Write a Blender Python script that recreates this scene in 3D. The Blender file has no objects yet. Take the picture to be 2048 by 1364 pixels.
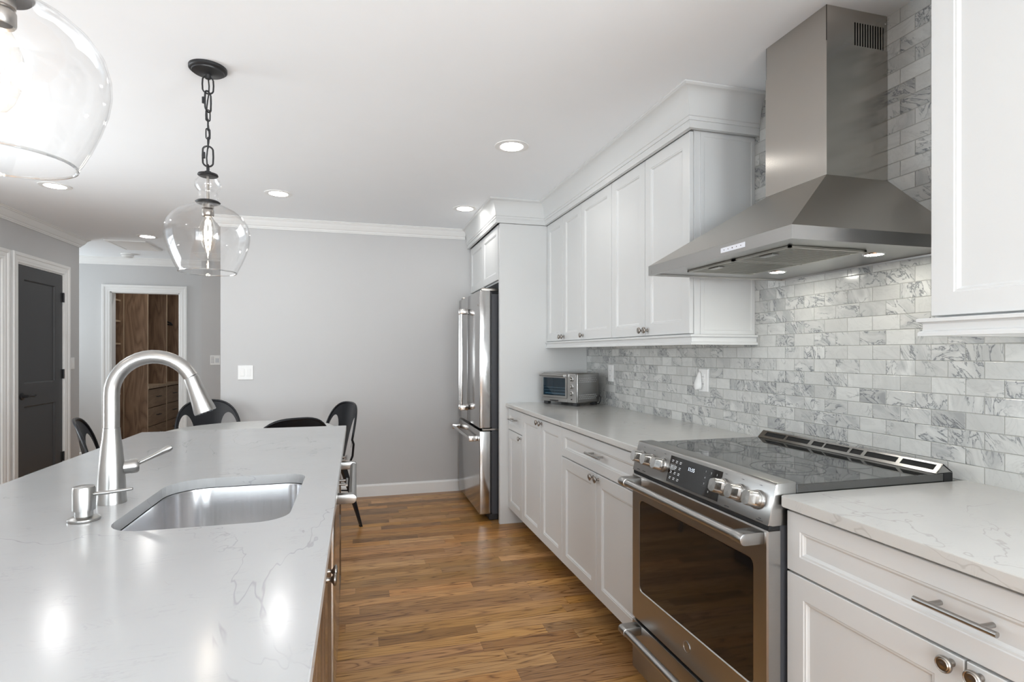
import bpy, bmesh, math, random
from mathutils import Vector, Matrix
random.seed(7)
S = bpy.context.scene
COL = S.collection
PI = math.pi

# ------------------------------------------------------------------ camera
F_PX, U_VP, V_HOR, CAM_H = 1120.0, 713.8, 705.2, 1.293
PSI = math.atan((1024 - U_VP) / F_PX)
cam = bpy.data.cameras.new('camera')
cam.sensor_width = 36.0
cam.lens = F_PX / 2048 * 36.0
cam.shift_y = (V_HOR - 682) / 2048
cam.clip_start = 0.02
camo = bpy.data.objects.new('camera', cam)
camo.location = (0, 0, CAM_H)
camo.rotation_euler = (PI / 2, 0, -PSI)
COL.objects.link(camo)
S.camera = camo

# ------------------------------------------------------------------ world, exposure, lights
S.view_settings.view_transform = 'Standard'
S.view_settings.look = 'None'
S.view_settings.gamma = 1.0
S.view_settings.use_curve_mapping = False
S.view_settings.exposure = 0.72
S.cycles.use_denoising = True
S.cycles.max_bounces = 10
S.cycles.diffuse_bounces = 5
S.cycles.glossy_bounces = 5
S.cycles.transparent_max_bounces = 24
S.cycles.caustics_reflective = False
S.cycles.caustics_refractive = False
S.cycles.sample_clamp_indirect = 6.0

W = bpy.data.worlds.new('world')
S.world = W
W.use_nodes = True
bg = W.node_tree.nodes['Background']
bg.inputs[0].default_value = (0.80, 0.88, 1.0, 1)
bg.inputs[1].default_value = 1.5

DOWNLIGHT_POWER = 40.0      # emission of the recessed lamps
def window_light(name, loc, rot, sx, sy, power, col=(0.96, 0.98, 1.0)):
    l = bpy.data.lights.new(name, 'AREA')
    l.shape = 'RECTANGLE'; l.size = sx; l.size_y = sy
    l.energy = power; l.color = col
    o = bpy.data.objects.new(name, l)
    o.location = loc; o.rotation_euler = rot
    COL.objects.link(o)
    return o
# daylight coming in through the windows of the rear wall (behind the camera)
window_light('daylight_patio', (-1.55, -3.05, .85), (PI / 2 + .5, 0, 0), 1.9, 1.9, 48)
window_light('daylight_window', (0.75, -3.05, 1.35), (PI / 2 + .75, 0, 0), 1.5, 1.1, 75)
# fill light through two added side windows, unseen, brightening left wall and cabinets
window_light('side_fill_light', (2.1, -1.2, 1.25), (0, PI / 2 + .8, 0), 1.3, 1.5, 120)
window_light('side_fill_light', (-3.1, 3.1, 1.25), (0, -PI / 2 - .85, 0), 1.3, 1.6, 36)
# fill light through an added, unseen window left of the hall
window_light('hall_fill_light', (-4.33, 7.25, 1.6), (0, -PI / 2, 0), 1.0, 0.8, 16)

# ------------------------------------------------------------------ node helpers
def mat_new(name):
    m = bpy.data.materials.new(name); m.use_nodes = True
    nt = m.node_tree
    return m, nt, nt.nodes['Principled BSDF']

def N(nt, kind, **kw):
    n = nt.nodes.new(kind)
    for k, v in kw.items():
        if k.startswith('i_'):
            key = k[2:]
            key = int(key) if key.isdigit() else key.replace('_', ' ')
            n.inputs[key].default_value = v
        else:
            setattr(n, k, v)
    return n

def L(nt, a, b): nt.links.new(a, b)

def simple(name, col, rough=0.5, metal=0.0, spec=0.5, coat=0.0, emis=None, es=0.0):
    m, nt, b = mat_new(name)
    b.inputs['Base Color'].default_value = (*col, 1)
    b.inputs['Roughness'].default_value = rough
    b.inputs['Metallic'].default_value = metal
    b.inputs['Specular IOR Level'].default_value = spec
    b.inputs['Coat Weight'].default_value = coat
    if emis:
        b.inputs['Emission Color'].default_value = (*emis, 1)
        b.inputs['Emission Strength'].default_value = es
    return m

def noisy(name, col, rough=0.5, amt=0.03, scale=6.0, bump=0.0, bscale=200.0, spec=0.5, metal=0.0):
    """painted surface: faint mottling and orange-peel"""
    m, nt, b = mat_new(name)
    tc = N(nt, 'ShaderNodeTexCoord')
    n = N(nt, 'ShaderNodeTexNoise', i_Scale=scale, i_Detail=3.0)
    L(nt, tc.outputs['Object'], n.inputs['Vector'])
    mr = N(nt, 'ShaderNodeMapRange'); mr.inputs[3].default_value = 1 - amt; mr.inputs[4].default_value = 1 + amt
    L(nt, n.outputs[0], mr.inputs[0])
    mx = N(nt, 'ShaderNodeVectorMath', operation='SCALE'); mx.inputs[0].default_value = col
    L(nt, mr.outputs[0], mx.inputs['Scale'])
    L(nt, mx.outputs[0], b.inputs['Base Color'])
    b.inputs['Roughness'].default_value = rough
    b.inputs['Specular IOR Level'].default_value = spec
    b.inputs['Metallic'].default_value = metal
    if bump:
        n2 = N(nt, 'ShaderNodeTexNoise', i_Scale=bscale, i_Detail=2.0)
        L(nt, tc.outputs['Object'], n2.inputs['Vector'])
        bp = N(nt, 'ShaderNodeBump', i_Strength=bump, i_Distance=0.001)
        L(nt, n2.outputs[0], bp.inputs['Height']); L(nt, bp.outputs[0], b.inputs['Normal'])
    return m

def brushed(name, col, rough, stretch, aniso=0.0, var=0.035):
    """brushed metal: fine streaks along one axis (stretch = noise scale per axis)"""
    m, nt, b = mat_new(name)
    tc = N(nt, 'ShaderNodeTexCoord')
    mp = N(nt, 'ShaderNodeMapping'); mp.inputs['Scale'].default_value = stretch
    L(nt, tc.outputs['Object'], mp.inputs['Vector'])
    n = N(nt, 'ShaderNodeTexNoise', i_Scale=1.0, i_Detail=3.0)
    L(nt, mp.outputs[0], n.inputs['Vector'])
    mr = N(nt, 'ShaderNodeMapRange'); mr.inputs[3].default_value = rough - var; mr.inputs[4].default_value = rough + var
    L(nt, n.outputs[0], mr.inputs[0]); L(nt, mr.outputs[0], b.inputs['Roughness'])
    mr2 = N(nt, 'ShaderNodeMapRange'); mr2.inputs[3].default_value = 0.97; mr2.inputs[4].default_value = 1.03
    L(nt, n.outputs[0], mr2.inputs[0])
    mx = N(nt, 'ShaderNodeVectorMath', operation='SCALE'); mx.inputs[0].default_value = col
    L(nt, mr2.outputs[0], mx.inputs['Scale']); L(nt, mx.outputs[0], b.inputs['Base Color'])
    b.inputs['Metallic'].default_value = 1.0
    if aniso:
        b.inputs['Anisotropic'].default_value = aniso
        tg = N(nt, 'ShaderNodeTangent', direction_type='RADIAL', axis='Z')
        L(nt, tg.outputs[0], b.inputs['Tangent'])
    return m

def m_tile():
    """marble subway tile 104 x 51 mm, half bond; world = object coords (y along wall, z up)"""
    m, nt, b = mat_new('marble_tile')
    tc = N(nt, 'ShaderNodeTexCoord')
    sp = N(nt, 'ShaderNodeSeparateXYZ'); L(nt, tc.outputs['Object'], sp.inputs[0])
    def M(op, a, bb=None, c=None):
        n = N(nt, 'ShaderNodeMath', operation=op)
        for i, v in enumerate((a, bb, c)):
            if v is None: continue
            if isinstance(v, (int, float)): n.inputs[i].default_value = v
            else: L(nt, v, n.inputs[i])
        return n.outputs[0]
    rz = M('DIVIDE', M('SUBTRACT', sp.outputs[2], 0.9098), 0.0511)
    row = M('FLOOR', rz)
    par = M('FLOORED_MODULO', row, 2.0)
    off = M('MULTIPLY', M('SUBTRACT', 1.0, par), 0.5)
    ry = M('ADD', M('DIVIDE', M('SUBTRACT', sp.outputs[1], 1.245), 0.104), off)
    # row 7 (z 1.268..1.319) starts at 1.245 -> odd rows no shift
    colm = M('FLOOR', ry)
    fy = M('SUBTRACT', ry, colm); fz = M('SUBTRACT', rz, row)
    dy = M('MULTIPLY', M('MINIMUM', fy, M('SUBTRACT', 1.0, fy)), 0.104)
    dz = M('MULTIPLY', M('MINIMUM', fz, M('SUBTRACT', 1.0, fz)), 0.0511)
    d = M('MINIMUM', dy, dz)
    cmb = N(nt, 'ShaderNodeCombineXYZ'); L(nt, row, cmb.inputs[0]); L(nt, colm, cmb.inputs[1])
    wn = N(nt, 'ShaderNodeTexWhiteNoise', noise_dimensions='3D'); L(nt, cmb.outputs[0], wn.inputs['Vector'])
    sc = N(nt, 'ShaderNodeVectorMath', operation='SCALE'); L(nt, wn.outputs['Color'], sc.inputs[0]); sc.inputs['Scale'].default_value = 17.0
    ad = N(nt, 'ShaderNodeVectorMath', operation='ADD'); L(nt, tc.outputs['Object'], ad.inputs[0]); L(nt, sc.outputs[0], ad.inputs[1])
    rot = N(nt, 'ShaderNodeVectorRotate', rotation_type='X_AXIS'); L(nt, ad.outputs[0], rot.inputs['Vector'])
    sw = N(nt, 'ShaderNodeSeparateColor'); L(nt, wn.outputs['Color'], sw.inputs[0])
    L(nt, M('MULTIPLY_ADD', sw.outputs[0], 1.6, -1.5), rot.inputs['Angle'])
    mp = N(nt, 'ShaderNodeMapping'); mp.inputs['Scale'].default_value = (1, 1.0, 2.3); L(nt, rot.outputs[0], mp.inputs['Vector'])
    # clouds
    n1 = N(nt, 'ShaderNodeTexNoise', i_Scale=9.0, i_Detail=5.0, i_Roughness=0.55, i_Distortion=0.8); L(nt, mp.outputs[0], n1.inputs['Vector'])
    # veins : thin lines where warped noise crosses 0.5
    n2 = N(nt, 'ShaderNodeTexNoise', i_Scale=9.0, i_Detail=5.0, i_Roughness=0.58, i_Distortion=1.6); L(nt, mp.outputs[0], n2.inputs['Vector'])
    v = M('ABSOLUTE', M('SUBTRACT', n2.outputs[0], 0.5))
    vein = N(nt, 'ShaderNodeMapRange', interpolation_type='SMOOTHSTEP'); L(nt, v, vein.inputs[0])
    vein.inputs[1].default_value = 0.0; vein.inputs[2].default_value = 0.035; vein.inputs[3].default_value = 1.0; vein.inputs[4].default_value = 0.0
    # where veins show (busy spots) - stronger in some tiles
    n3 = N(nt, 'ShaderNodeTexNoise', i_Scale=9.0, i_Detail=2.0); L(nt, ad.outputs[0], n3.inputs['Vector'])
    thr = M('MULTIPLY_ADD', sw.outputs[1], -0.38, 0.73)
    msk = N(nt, 'ShaderNodeMapRange', interpolation_type='SMOOTHSTEP'); L(nt, n3.outputs[0], msk.inputs[0])
    L(nt, M('SUBTRACT', thr, 0.09), msk.inputs[1]); L(nt, M('ADD', thr, 0.07), msk.inputs[2])
    vs = M('MULTIPLY', vein.outputs[0], M('MULTIPLY_ADD', msk.outputs[0], 0.85, 0.10))
    cl = N(nt, 'ShaderNodeMapRange'); L(nt, n1.outputs[0], cl.inputs[0])
    cl.inputs[1].default_value = 0.36; cl.inputs[2].default_value = 0.66; cl.inputs[3].default_value = 0.0; cl.inputs[4].default_value = 1.0
    tone = M('MULTIPLY', cl.outputs[0], M('MULTIPLY_ADD', M('POWER', sw.outputs[1], 1.6), 0.75, 0.12))
    mx = N(nt, 'ShaderNodeMix', data_type='RGBA'); L(nt, tone, mx.inputs[0])
    mx.inputs[6].default_value = (0.645, 0.652, 0.632, 1); mx.inputs[7].default_value = (0.33, 0.34, 0.345, 1)
    hv = N(nt, 'ShaderNodeVectorMath', operation='SCALE'); L(nt, mx.outputs[2], hv.inputs[0])
    L(nt, M('MULTIPLY_ADD', sw.outputs[2], 0.20, 0.84), hv.inputs['Scale'])
    mv = N(nt, 'ShaderNodeMix', data_type='RGBA'); L(nt, M('MULTIPLY', vs, 0.85), mv.inputs[0])
    L(nt, hv.outputs[0], mv.inputs[6]); mv.inputs[7].default_value = (0.13, 0.14, 0.155, 1)
    gr = N(nt, 'ShaderNodeMapRange', interpolation_type='SMOOTHSTEP'); L(nt, d, gr.inputs[0])
    gr.inputs[1].default_value = 0.0006; gr.inputs[2].default_value = 0.0013; gr.inputs[3].default_value = 1.0; gr.inputs[4].default_value = 0.0
    mg = N(nt, 'ShaderNodeMix', data_type='RGBA'); L(nt, gr.outputs[0], mg.inputs[0])
    L(nt, mv.outputs[2], mg.inputs[6]); mg.inputs[7].default_value = (0.40, 0.40, 0.38, 1)
    L(nt, mg.outputs[2], b.inputs['Base Color'])
    ro = M('MULTIPLY_ADD', gr.outputs[0], 0.5, 0.16); L(nt, ro, b.inputs['Roughness'])
    hb = N(nt, 'ShaderNodeMapRange', interpolation_type='SMOOTHSTEP'); L(nt, d, hb.inputs[0])
    hb.inputs[1].default_value = 0.0004; hb.inputs[2].default_value = 0.0024
    # each tile sits at a slightly different height/tilt
    tilt = M('MULTIPLY', M('MULTIPLY_ADD', fz, M('SUBTRACT', sw.outputs[0], 0.5), M('MULTIPLY', fy, M('SUBTRACT', sw.outputs[2], 0.5))), 0.5)
    bp = N(nt, 'ShaderNodeBump', i_Strength=0.9, i_Distance=0.0012)
    L(nt, M('ADD', hb.outputs[0], tilt), bp.inputs['Height']); L(nt, bp.outputs[0], b.inputs['Normal'])
    return m

def m_floor():
    """oak strip floor, boards run along x, 83 mm wide, random lengths"""
    m, nt, b = mat_new('oak_floor')
    tc = N(nt, 'ShaderNodeTexCoord')
    sp = N(nt, 'ShaderNodeSeparateXYZ'); L(nt, tc.outputs['Object'], sp.inputs[0])
    def M(op, a, bb=None, c=None):
        n = N(nt, 'ShaderNodeMath', operation=op)
        for i, v in enumerate((a, bb, c)):
            if v is None: continue
            if isinstance(v, (int, float)): n.inputs[i].default_value = v
            else: L(nt, v, n.inputs[i])
        return n.outputs[0]
    BW, BL = 0.083, 0.78
    ry = M('DIVIDE', M('ADD', sp.outputs[1], 10.0), BW); row = M('FLOOR', ry); fy = M('SUBTRACT', ry, row)
    w1 = N(nt, 'ShaderNodeTexWhiteNoise', noise_dimensions='1D'); L(nt, row, w1.inputs['W'])
    # warped position along the board -> uneven lengths
    xx = M('MULTIPLY_ADD', w1.outputs[0], 9.0, M('ADD', sp.outputs[0], 20.0))
    wob = M('MULTIPLY', M('SINE', M('MULTIPLY', xx, 4.1)), 0.22)
    rx = M('DIVIDE', M('ADD', xx, wob), BL); cx = M('FLOOR', rx); fx = M('SUBTRACT', rx, cx)
    cmb = N(nt, 'ShaderNodeCombineXYZ'); L(nt, row, cmb.inputs[0]); L(nt, cx, cmb.inputs[1])
    wn = N(nt, 'ShaderNodeTexWhiteNoise', noise_dimensions='3D'); L(nt, cmb.outputs[0], wn.inputs['Vector'])
    sw = N(nt, 'ShaderNodeSeparateColor'); L(nt, wn.outputs['Color'], sw.inputs[0])
    sc = N(nt, 'ShaderNodeVectorMath', operation='SCALE'); L(nt, wn.outputs['Color'], sc.inputs[0]); sc.inputs['Scale'].default_value = 23.0
    ad = N(nt, 'ShaderNodeVectorMath', operation='ADD'); L(nt, tc.outputs['Object'], ad.inputs[0]); L(nt, sc.outputs[0], ad.inputs[1])
    mp = N(nt, 'ShaderNodeMapping'); mp.inputs['Scale'].default_value = (1.1, 14.0, 1.0); L(nt, ad.outputs[0], mp.inputs['Vector'])
    g1 = N(nt, 'ShaderNodeTexNoise', i_Scale=1.5, i_Detail=2.0, i_Roughness=0.45, i_Distortion=0.35); L(nt, mp.outputs[0], g1.inputs['Vector'])
    ring = M('PINGPONG', M('MULTIPLY', g1.outputs[0], 9.0), 0.5)
    ring = M('MULTIPLY', ring, 2.0)
    mp2 = N(nt, 'ShaderNodeMapping'); mp2.inputs['Scale'].default_value = (5.0, 130.0, 1.0); L(nt, ad.outputs[0], mp2.inputs['Vector'])
    g2 = N(nt, 'ShaderNodeTexNoise', i_Scale=1.0, i_Detail=3.0, i_Roughness=0.7); L(nt, mp2.outputs[0], g2.inputs['Vector'])
    grain = M('ADD', M('MULTIPLY', M('POWER', ring, 3.0), 0.62), M('MULTIPLY', M('SUBTRACT', g2.outputs[0], 0.36), 0.62))
    cr = N(nt, 'ShaderNodeValToRGB'); L(nt, grain, cr.inputs[0])
    e = cr.color_ramp.elements
    e[0].position = 0.0; e[0].color = (0.47, 0.265, 0.118, 1)
    e[1].position = 0.75; e[1].color = (0.155, 0.070, 0.026, 1)
    ne = e.new(0.3); ne.color = (0.365, 0.193, 0.080, 1)
    hv = N(nt, 'ShaderNodeHueSaturation'); L(nt, cr.outputs[0], hv.inputs['Color'])
    L(nt, M('MULTIPLY_ADD', sw.outputs[0], 0.85, 0.62), hv.inputs['Value'])
    L(nt, M('MULTIPLY_ADD', sw.outputs[1], 0.008, 0.496), hv.inputs['Hue'])
    L(nt, M('MULTIPLY_ADD', sw.outputs[2], 0.15, 1.0), hv.inputs['Saturation'])
    dy = M('MULTIPLY', M('MINIMUM', fy, M('SUBTRACT', 1.0, fy)), BW)
    dx = M('MULTIPLY', M('MINIMUM', fx, M('SUBTRACT', 1.0, fx)), BL)
    d = M('MINIMUM', dy, dx)
    gp = N(nt, 'ShaderNodeMapRange', interpolation_type='SMOOTHSTEP'); L(nt, d, gp.inputs[0])
    gp.inputs[1].default_value = 0.0003; gp.inputs[2].default_value = 0.0013; gp.inputs[3].default_value = 0.45; gp.inputs[4].default_value = 1.0
    sv = N(nt, 'ShaderNodeVectorMath', operation='SCALE'); L(nt, hv.outputs[0], sv.inputs[0]); L(nt, gp.outputs[0], sv.inputs['Scale'])
    L(nt, sv.outputs[0], b.inputs['Base Color'])
    L(nt, M('MULTIPLY_ADD', g2.outputs[0], 0.14, 0.26), b.inputs['Roughness'])
    b.inputs['Specular IOR Level'].default_value = 0.45
    bp = N(nt, 'ShaderNodeBump', i_Strength=0.25, i_Distance=0.0006)
    L(nt, M('ADD', gp.outputs[0], M('MULTIPLY', g2.outputs[0], 0.15)), bp.inputs['Height']); L(nt, bp.outputs[0], b.inputs['Normal'])
    return m

def m_quartz(name, base, vcol, rough=0.11):
    m, nt, b = mat_new(name)
    tc = N(nt, 'ShaderNodeTexCoord')
    def vein(scale, width, mscale, lo, hi, stretch, ang):
        mp = N(nt, 'ShaderNodeMapping'); mp.inputs['Scale'].default_value = stretch; mp.inputs['Rotation'].default_value = (0, 0, ang)
        L(nt, tc.outputs['Object'], mp.inputs['Vector'])
        n = N(nt, 'ShaderNodeTexNoise', i_Scale=scale, i_Detail=5.0, i_Roughness=0.55, i_Distortion=0.9); L(nt, mp.outputs[0], n.inputs['Vector'])
        a = N(nt, 'ShaderNodeMath', operation='SUBTRACT'); L(nt, n.outputs[0], a.inputs[0]); a.inputs[1].default_value = 0.5
        c = N(nt, 'ShaderNodeMath', operation='ABSOLUTE'); L(nt, a.outputs[0], c.inputs[0])
        r = N(nt, 'ShaderNodeMapRange', interpolation_type='SMOOTHSTEP'); L(nt, c.outputs[0], r.inputs[0])
        r.inputs[1].default_value = 0.0; r.inputs[2].default_value = width; r.inputs[3].default_value = 1; r.inputs[4].default_value = 0
        k = N(nt, 'ShaderNodeTexNoise', i_Scale=mscale, i_Detail=3.0); L(nt, tc.outputs['Object'], k.inputs['Vector'])
        kr = N(nt, 'ShaderNodeMapRange', interpolation_type='SMOOTHSTEP'); L(nt, k.outputs[0], kr.inputs[0])
        kr.inputs[1].default_value = lo; kr.inputs[2].default_value = hi
        mu = N(nt, 'ShaderNodeMath', operation='MULTIPLY'); L(nt, r.outputs[0], mu.inputs[0]); L(nt, kr.outputs[0], mu.inputs[1])
        return mu.outputs[0]
    v1 = vein(1.7, 0.0042, 3.0, 0.44, 0.56, (1, .7, 1), 0.9)
    v2 = vein(11.0, 0.022, 13.0, 0.47, 0.70, (1.0, 2.8, 1), 0.35)
    mx = N(nt, 'ShaderNodeMath', operation='MAXIMUM'); L(nt, v1, mx.inputs[0])
    m2 = N(nt, 'ShaderNodeMath', operation='MULTIPLY'); L(nt, v2, m2.inputs[0]); m2.inputs[1].default_value = 0.42
    L(nt, m2.outputs[0], mx.inputs[1])
    cl = N(nt, 'ShaderNodeTexNoise', i_Scale=5.0, i_Detail=4.0); L(nt, tc.outputs['Object'], cl.inputs['Vector'])
    c1 = N(nt, 'ShaderNodeMix', data_type='RGBA'); L(nt, cl.outputs[0], c1.inputs[0])
    c1.inputs[6].default_value = (*[x * 0.94 for x in base], 1); c1.inputs[7].default_value = (*[min(1, x * 1.06) for x in base], 1)
    c2 = N(nt, 'ShaderNodeMix', data_type='RGBA')
    fm = N(nt, 'ShaderNodeMath', operation='MULTIPLY'); L(nt, mx.outputs[0], fm.inputs[0]); fm.inputs[1].default_value = 0.46
    L(nt, fm.outputs[0], c2.inputs[0]); L(nt, c1.outputs[2], c2.inputs[6]); c2.inputs[7].default_value = (*vcol, 1)
    L(nt, c2.outputs[2], b.inputs['Base Color'])
    b.inputs['Roughness'].default_value = rough
    return m

def m_wood(name, c0, c1, axis=2, rough=0.45, across=30.0, along=1.3, rings=7.0):
    """veneer with cathedral grain along the given axis"""
    m, nt, b = mat_new(name)
    tc = N(nt, 'ShaderNodeTexCoord')
    sc = [across * 0.12] * 3; sc[axis] = along * 0.45
    mp = N(nt, 'ShaderNodeMapping'); mp.inputs['Scale'].default_value = sc; L(nt, tc.outputs['Object'], mp.inputs['Vector'])
    n = N(nt, 'ShaderNodeTexNoise', i_Scale=1.8, i_Detail=2.0, i_Distortion=0.6); L(nt, mp.outputs[0], n.inputs['Vector'])
    a = N(nt, 'ShaderNodeMath', operation='MULTIPLY'); L(nt, n.outputs[0], a.inputs[0]); a.inputs[1].default_value = rings
    p = N(nt, 'ShaderNodeMath', operation='PINGPONG'); L(nt, a.outputs[0], p.inputs[0]); p.inputs[1].default_value = 0.5
    s2 = [170.0] * 3; s2[axis] = 5.0
    mp2 = N(nt, 'ShaderNodeMapping'); mp2.inputs['Scale'].default_value = s2; L(nt, tc.outputs['Object'], mp2.inputs['Vector'])
    n2 = N(nt, 'ShaderNodeTexNoise', i_Scale=1.0, i_Detail=3.0); L(nt, mp2.outputs[0], n2.inputs['Vector'])
    q = N(nt, 'ShaderNodeMath', operation='MULTIPLY_ADD'); L(nt, n2.outputs[0], q.inputs[0]); q.inputs[1].default_value = 0.7; L(nt, p.outputs[0], q.inputs[2])
    r = N(nt, 'ShaderNodeMapRange'); L(nt, q.outputs[0], r.inputs[0]); r.inputs[1].default_value = 0.2; r.inputs[2].default_value = 0.95
    mx = N(nt, 'ShaderNodeMix', data_type='RGBA'); L(nt, r.outputs[0], mx.inputs[0])
    mx.inputs[6].default_value = (*c0, 1); mx.inputs[7].default_value = (*c1, 1)
    L(nt, mx.outputs[2], b.inputs['Base Color']); b.inputs['Roughness'].default_value = rough
    return m

def m_glass(name, tint=(1, 1, 1), base=0.03, gain=0.55, power=4.5):
    """clear blown glass: transparent body, mirror that grows toward grazing"""
    m = bpy.data.materials.new(name); m.use_nodes = True
    nt = m.node_tree; nt.nodes.clear()
    out = N(nt, 'ShaderNodeOutputMaterial')
    tr = N(nt, 'ShaderNodeBsdfTransparent'); tr.inputs[0].default_value = (*tint, 1)
    gl = N(nt, 'ShaderNodeBsdfGlossy'); gl.inputs['Roughness'].default_value = 0.02
    lw = N(nt, 'ShaderNodeLayerWeight', i_Blend=0.5)
    pw = N(nt, 'ShaderNodeMath', operation='POWER'); L(nt, lw.outputs['Facing'], pw.inputs[0]); pw.inputs[1].default_value = power
    ma = N(nt, 'ShaderNodeMath', operation='MULTIPLY_ADD'); L(nt, pw.outputs[0], ma.inputs[0]); ma.inputs[1].default_value = gain; ma.inputs[2].default_value = base
    mx = N(nt, 'ShaderNodeMixShader'); L(nt, ma.outputs[0], mx.inputs[0]); L(nt, tr.outputs[0], mx.inputs[1]); L(nt, gl.outputs[0], mx.inputs[2])
    L(nt, mx.outputs[0], out.inputs[0])
    return m

def emit(name, col, s):
    m = bpy.data.materials.new(name); m.use_nodes = True
    nt = m.node_tree; nt.nodes.clear()
    out = N(nt, 'ShaderNodeOutputMaterial'); e = N(nt, 'ShaderNodeEmission'); e.inputs[0].default_value = (*col, 1); e.inputs[1].default_value = s
    L(nt, e.outputs[0], out.inputs[0])
    return m

MT = dict(
    ceiling=noisy('ceiling_paint', (0.90, 0.925, 0.95), 0.9, 0.01),
    wall=noisy('grey_wall_paint', (0.55, 0.548, 0.547), 0.75, 0.012, bump=0.15),
    hall=noisy('hall_wall_paint', (0.56, 0.56, 0.56), 0.75, 0.012),
    trim=noisy('white_trim_paint', (0.80, 0.80, 0.79), 0.4, 0.01),
    cab=noisy('white_cabinet_paint', (0.65, 0.658, 0.655), 0.38, 0.008),
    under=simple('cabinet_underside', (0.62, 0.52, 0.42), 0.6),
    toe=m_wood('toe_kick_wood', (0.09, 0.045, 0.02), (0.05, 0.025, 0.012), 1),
    tile=m_tile(), floor=m_floor(),
    quartz=m_quartz('white_quartz', (0.44, 0.445, 0.45), (0.24, 0.24, 0.26), 0.17),
    quartz2=m_quartz('warm_quartz', (0.56, 0.555, 0.535), (0.34, 0.32, 0.30), 0.14),
    steel=brushed('stainless_steel', (0.40, 0.395, 0.385), 0.30, (3, 3, 260)),
    steel_h=brushed('hood_steel', (0.50, 0.475, 0.44), 0.20, (260, 260, 3), aniso=0.85),
    steel_hp=brushed('hood_canopy_steel', (0.47, 0.445, 0.405), 0.33, (3, 260, 3)),
    fridge=brushed('fridge_steel', (0.56, 0.555, 0.55), 0.17, (3, 3, 220), var=0.05),
    fridge_side=brushed('fridge_door_edge', (0.66, 0.60, 0.53), 0.3, (3, 3, 200)),
    sinksteel=brushed('sink_steel', (0.62, 0.62, 0.63), 0.20, (200, 200, 3)),
    nickel=brushed('brushed_nickel', (0.40, 0.395, 0.385), 0.30, (400, 400, 8), var=0.04),
    pewter=simple('pewter', (0.36, 0.335, 0.31), 0.28, 1.0),
    chrome=simple('polished_chrome', (0.72, 0.71, 0.70), 0.12, 1.0),
    blackglass=simple('black_ceramic_glass', (0.012, 0.013, 0.013), 0.04, 0.0, 1.0),
    ovenglass=simple('oven_window_glass', (0.010, 0.008, 0.007), 0.05, 0.0, 0.62),
    black=simple('black_plastic', (0.02, 0.02, 0.022), 0.45),
    blackmetal=simple('matte_black_metal', (0.025, 0.025, 0.027), 0.42, 0.3),
    chair=noisy('black_chair_enamel', (0.009, 0.010, 0.013), 0.28, 0.1, spec=0.35),
    door=noisy('charcoal_door_paint', (0.048, 0.049, 0.051), 0.42, 0.02),
    case=simple('dark_grey_case', (0.055, 0.057, 0.065), 0.5),
    white=simple('white_plastic', (0.83, 0.83, 0.82), 0.35),
    inkw=simple('light_ink', (0.62, 0.64, 0.66), 0.5),
    led=emit('clock_digits', (0.75, 0.85, 1.0), 1.1),
    inkb=simple('dark_ink', (0.05, 0.05, 0.05), 0.5),
    walnut=m_wood('walnut_veneer', (0.36, 0.235, 0.15), (0.17, 0.10, 0.06), 2),
    walnut_h=m_wood('walnut_drawer_front', (0.52, 0.40, 0.29), (0.36, 0.26, 0.175), 1),
    maple=m_wood('pale_edge_wood', (0.62, 0.50, 0.36), (0.50, 0.38, 0.26), 2),
    island=m_wood('island_dark_wood', (0.17, 0.105, 0.062), (0.09, 0.052, 0.03), 2, rough=0.22),
    glass=m_glass('clear_blown_glass', base=0.045),
    satin=simple('satin_chrome', (0.60, 0.59, 0.57), 0.24, 1.0),
    lip=m_glass('glass_lip', (.97, .98, .98), 0.30, 0.6, 2.0),
    ovenwin=m_glass('toaster_glass', (0.55, 0.66, 0.72), 0.07, 0.6),
    tube=m_glass('bulb_glass', (1, 0.98, 0.95), 0.03, 0.6),
    pane=m_glass('window_glass', (0.98, 1, 1), 0.04, 0.6),
    filament=emit('glowing_filament', (1.0, 0.90, 0.74), 30.0),
    lamp=emit('lamp_diffuser', (1.0, 0.975, 0.94), DOWNLIGHT_POWER),
    hoodlamp=emit('hood_lamp', (1.0, 0.97, 0.88), 75.0),
    filt=simple('baffle_filter_metal', (0.50, 0.49, 0.44), 0.35, 1.0),
    dark=simple('dark_void', (0.01, 0.01, 0.01), 0.9),
    heat=simple('toaster_inside', (0.10, 0.12, 0.14), 0.4, 0.6),
    table=m_quartz('table_top_stone', (0.70, 0.70, 0.68), (0.45, 0.43, 0.40), 0.15),
    key=simple('hood_key_strip', (0.72, 0.74, 0.80), 0.3),
    ground=simple('patio_stone', (0.45, 0.44, 0.42), 0.8),
)

MT['blackglass'].node_tree.nodes['Principled BSDF'].inputs['IOR'].default_value = 1.75
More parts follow.
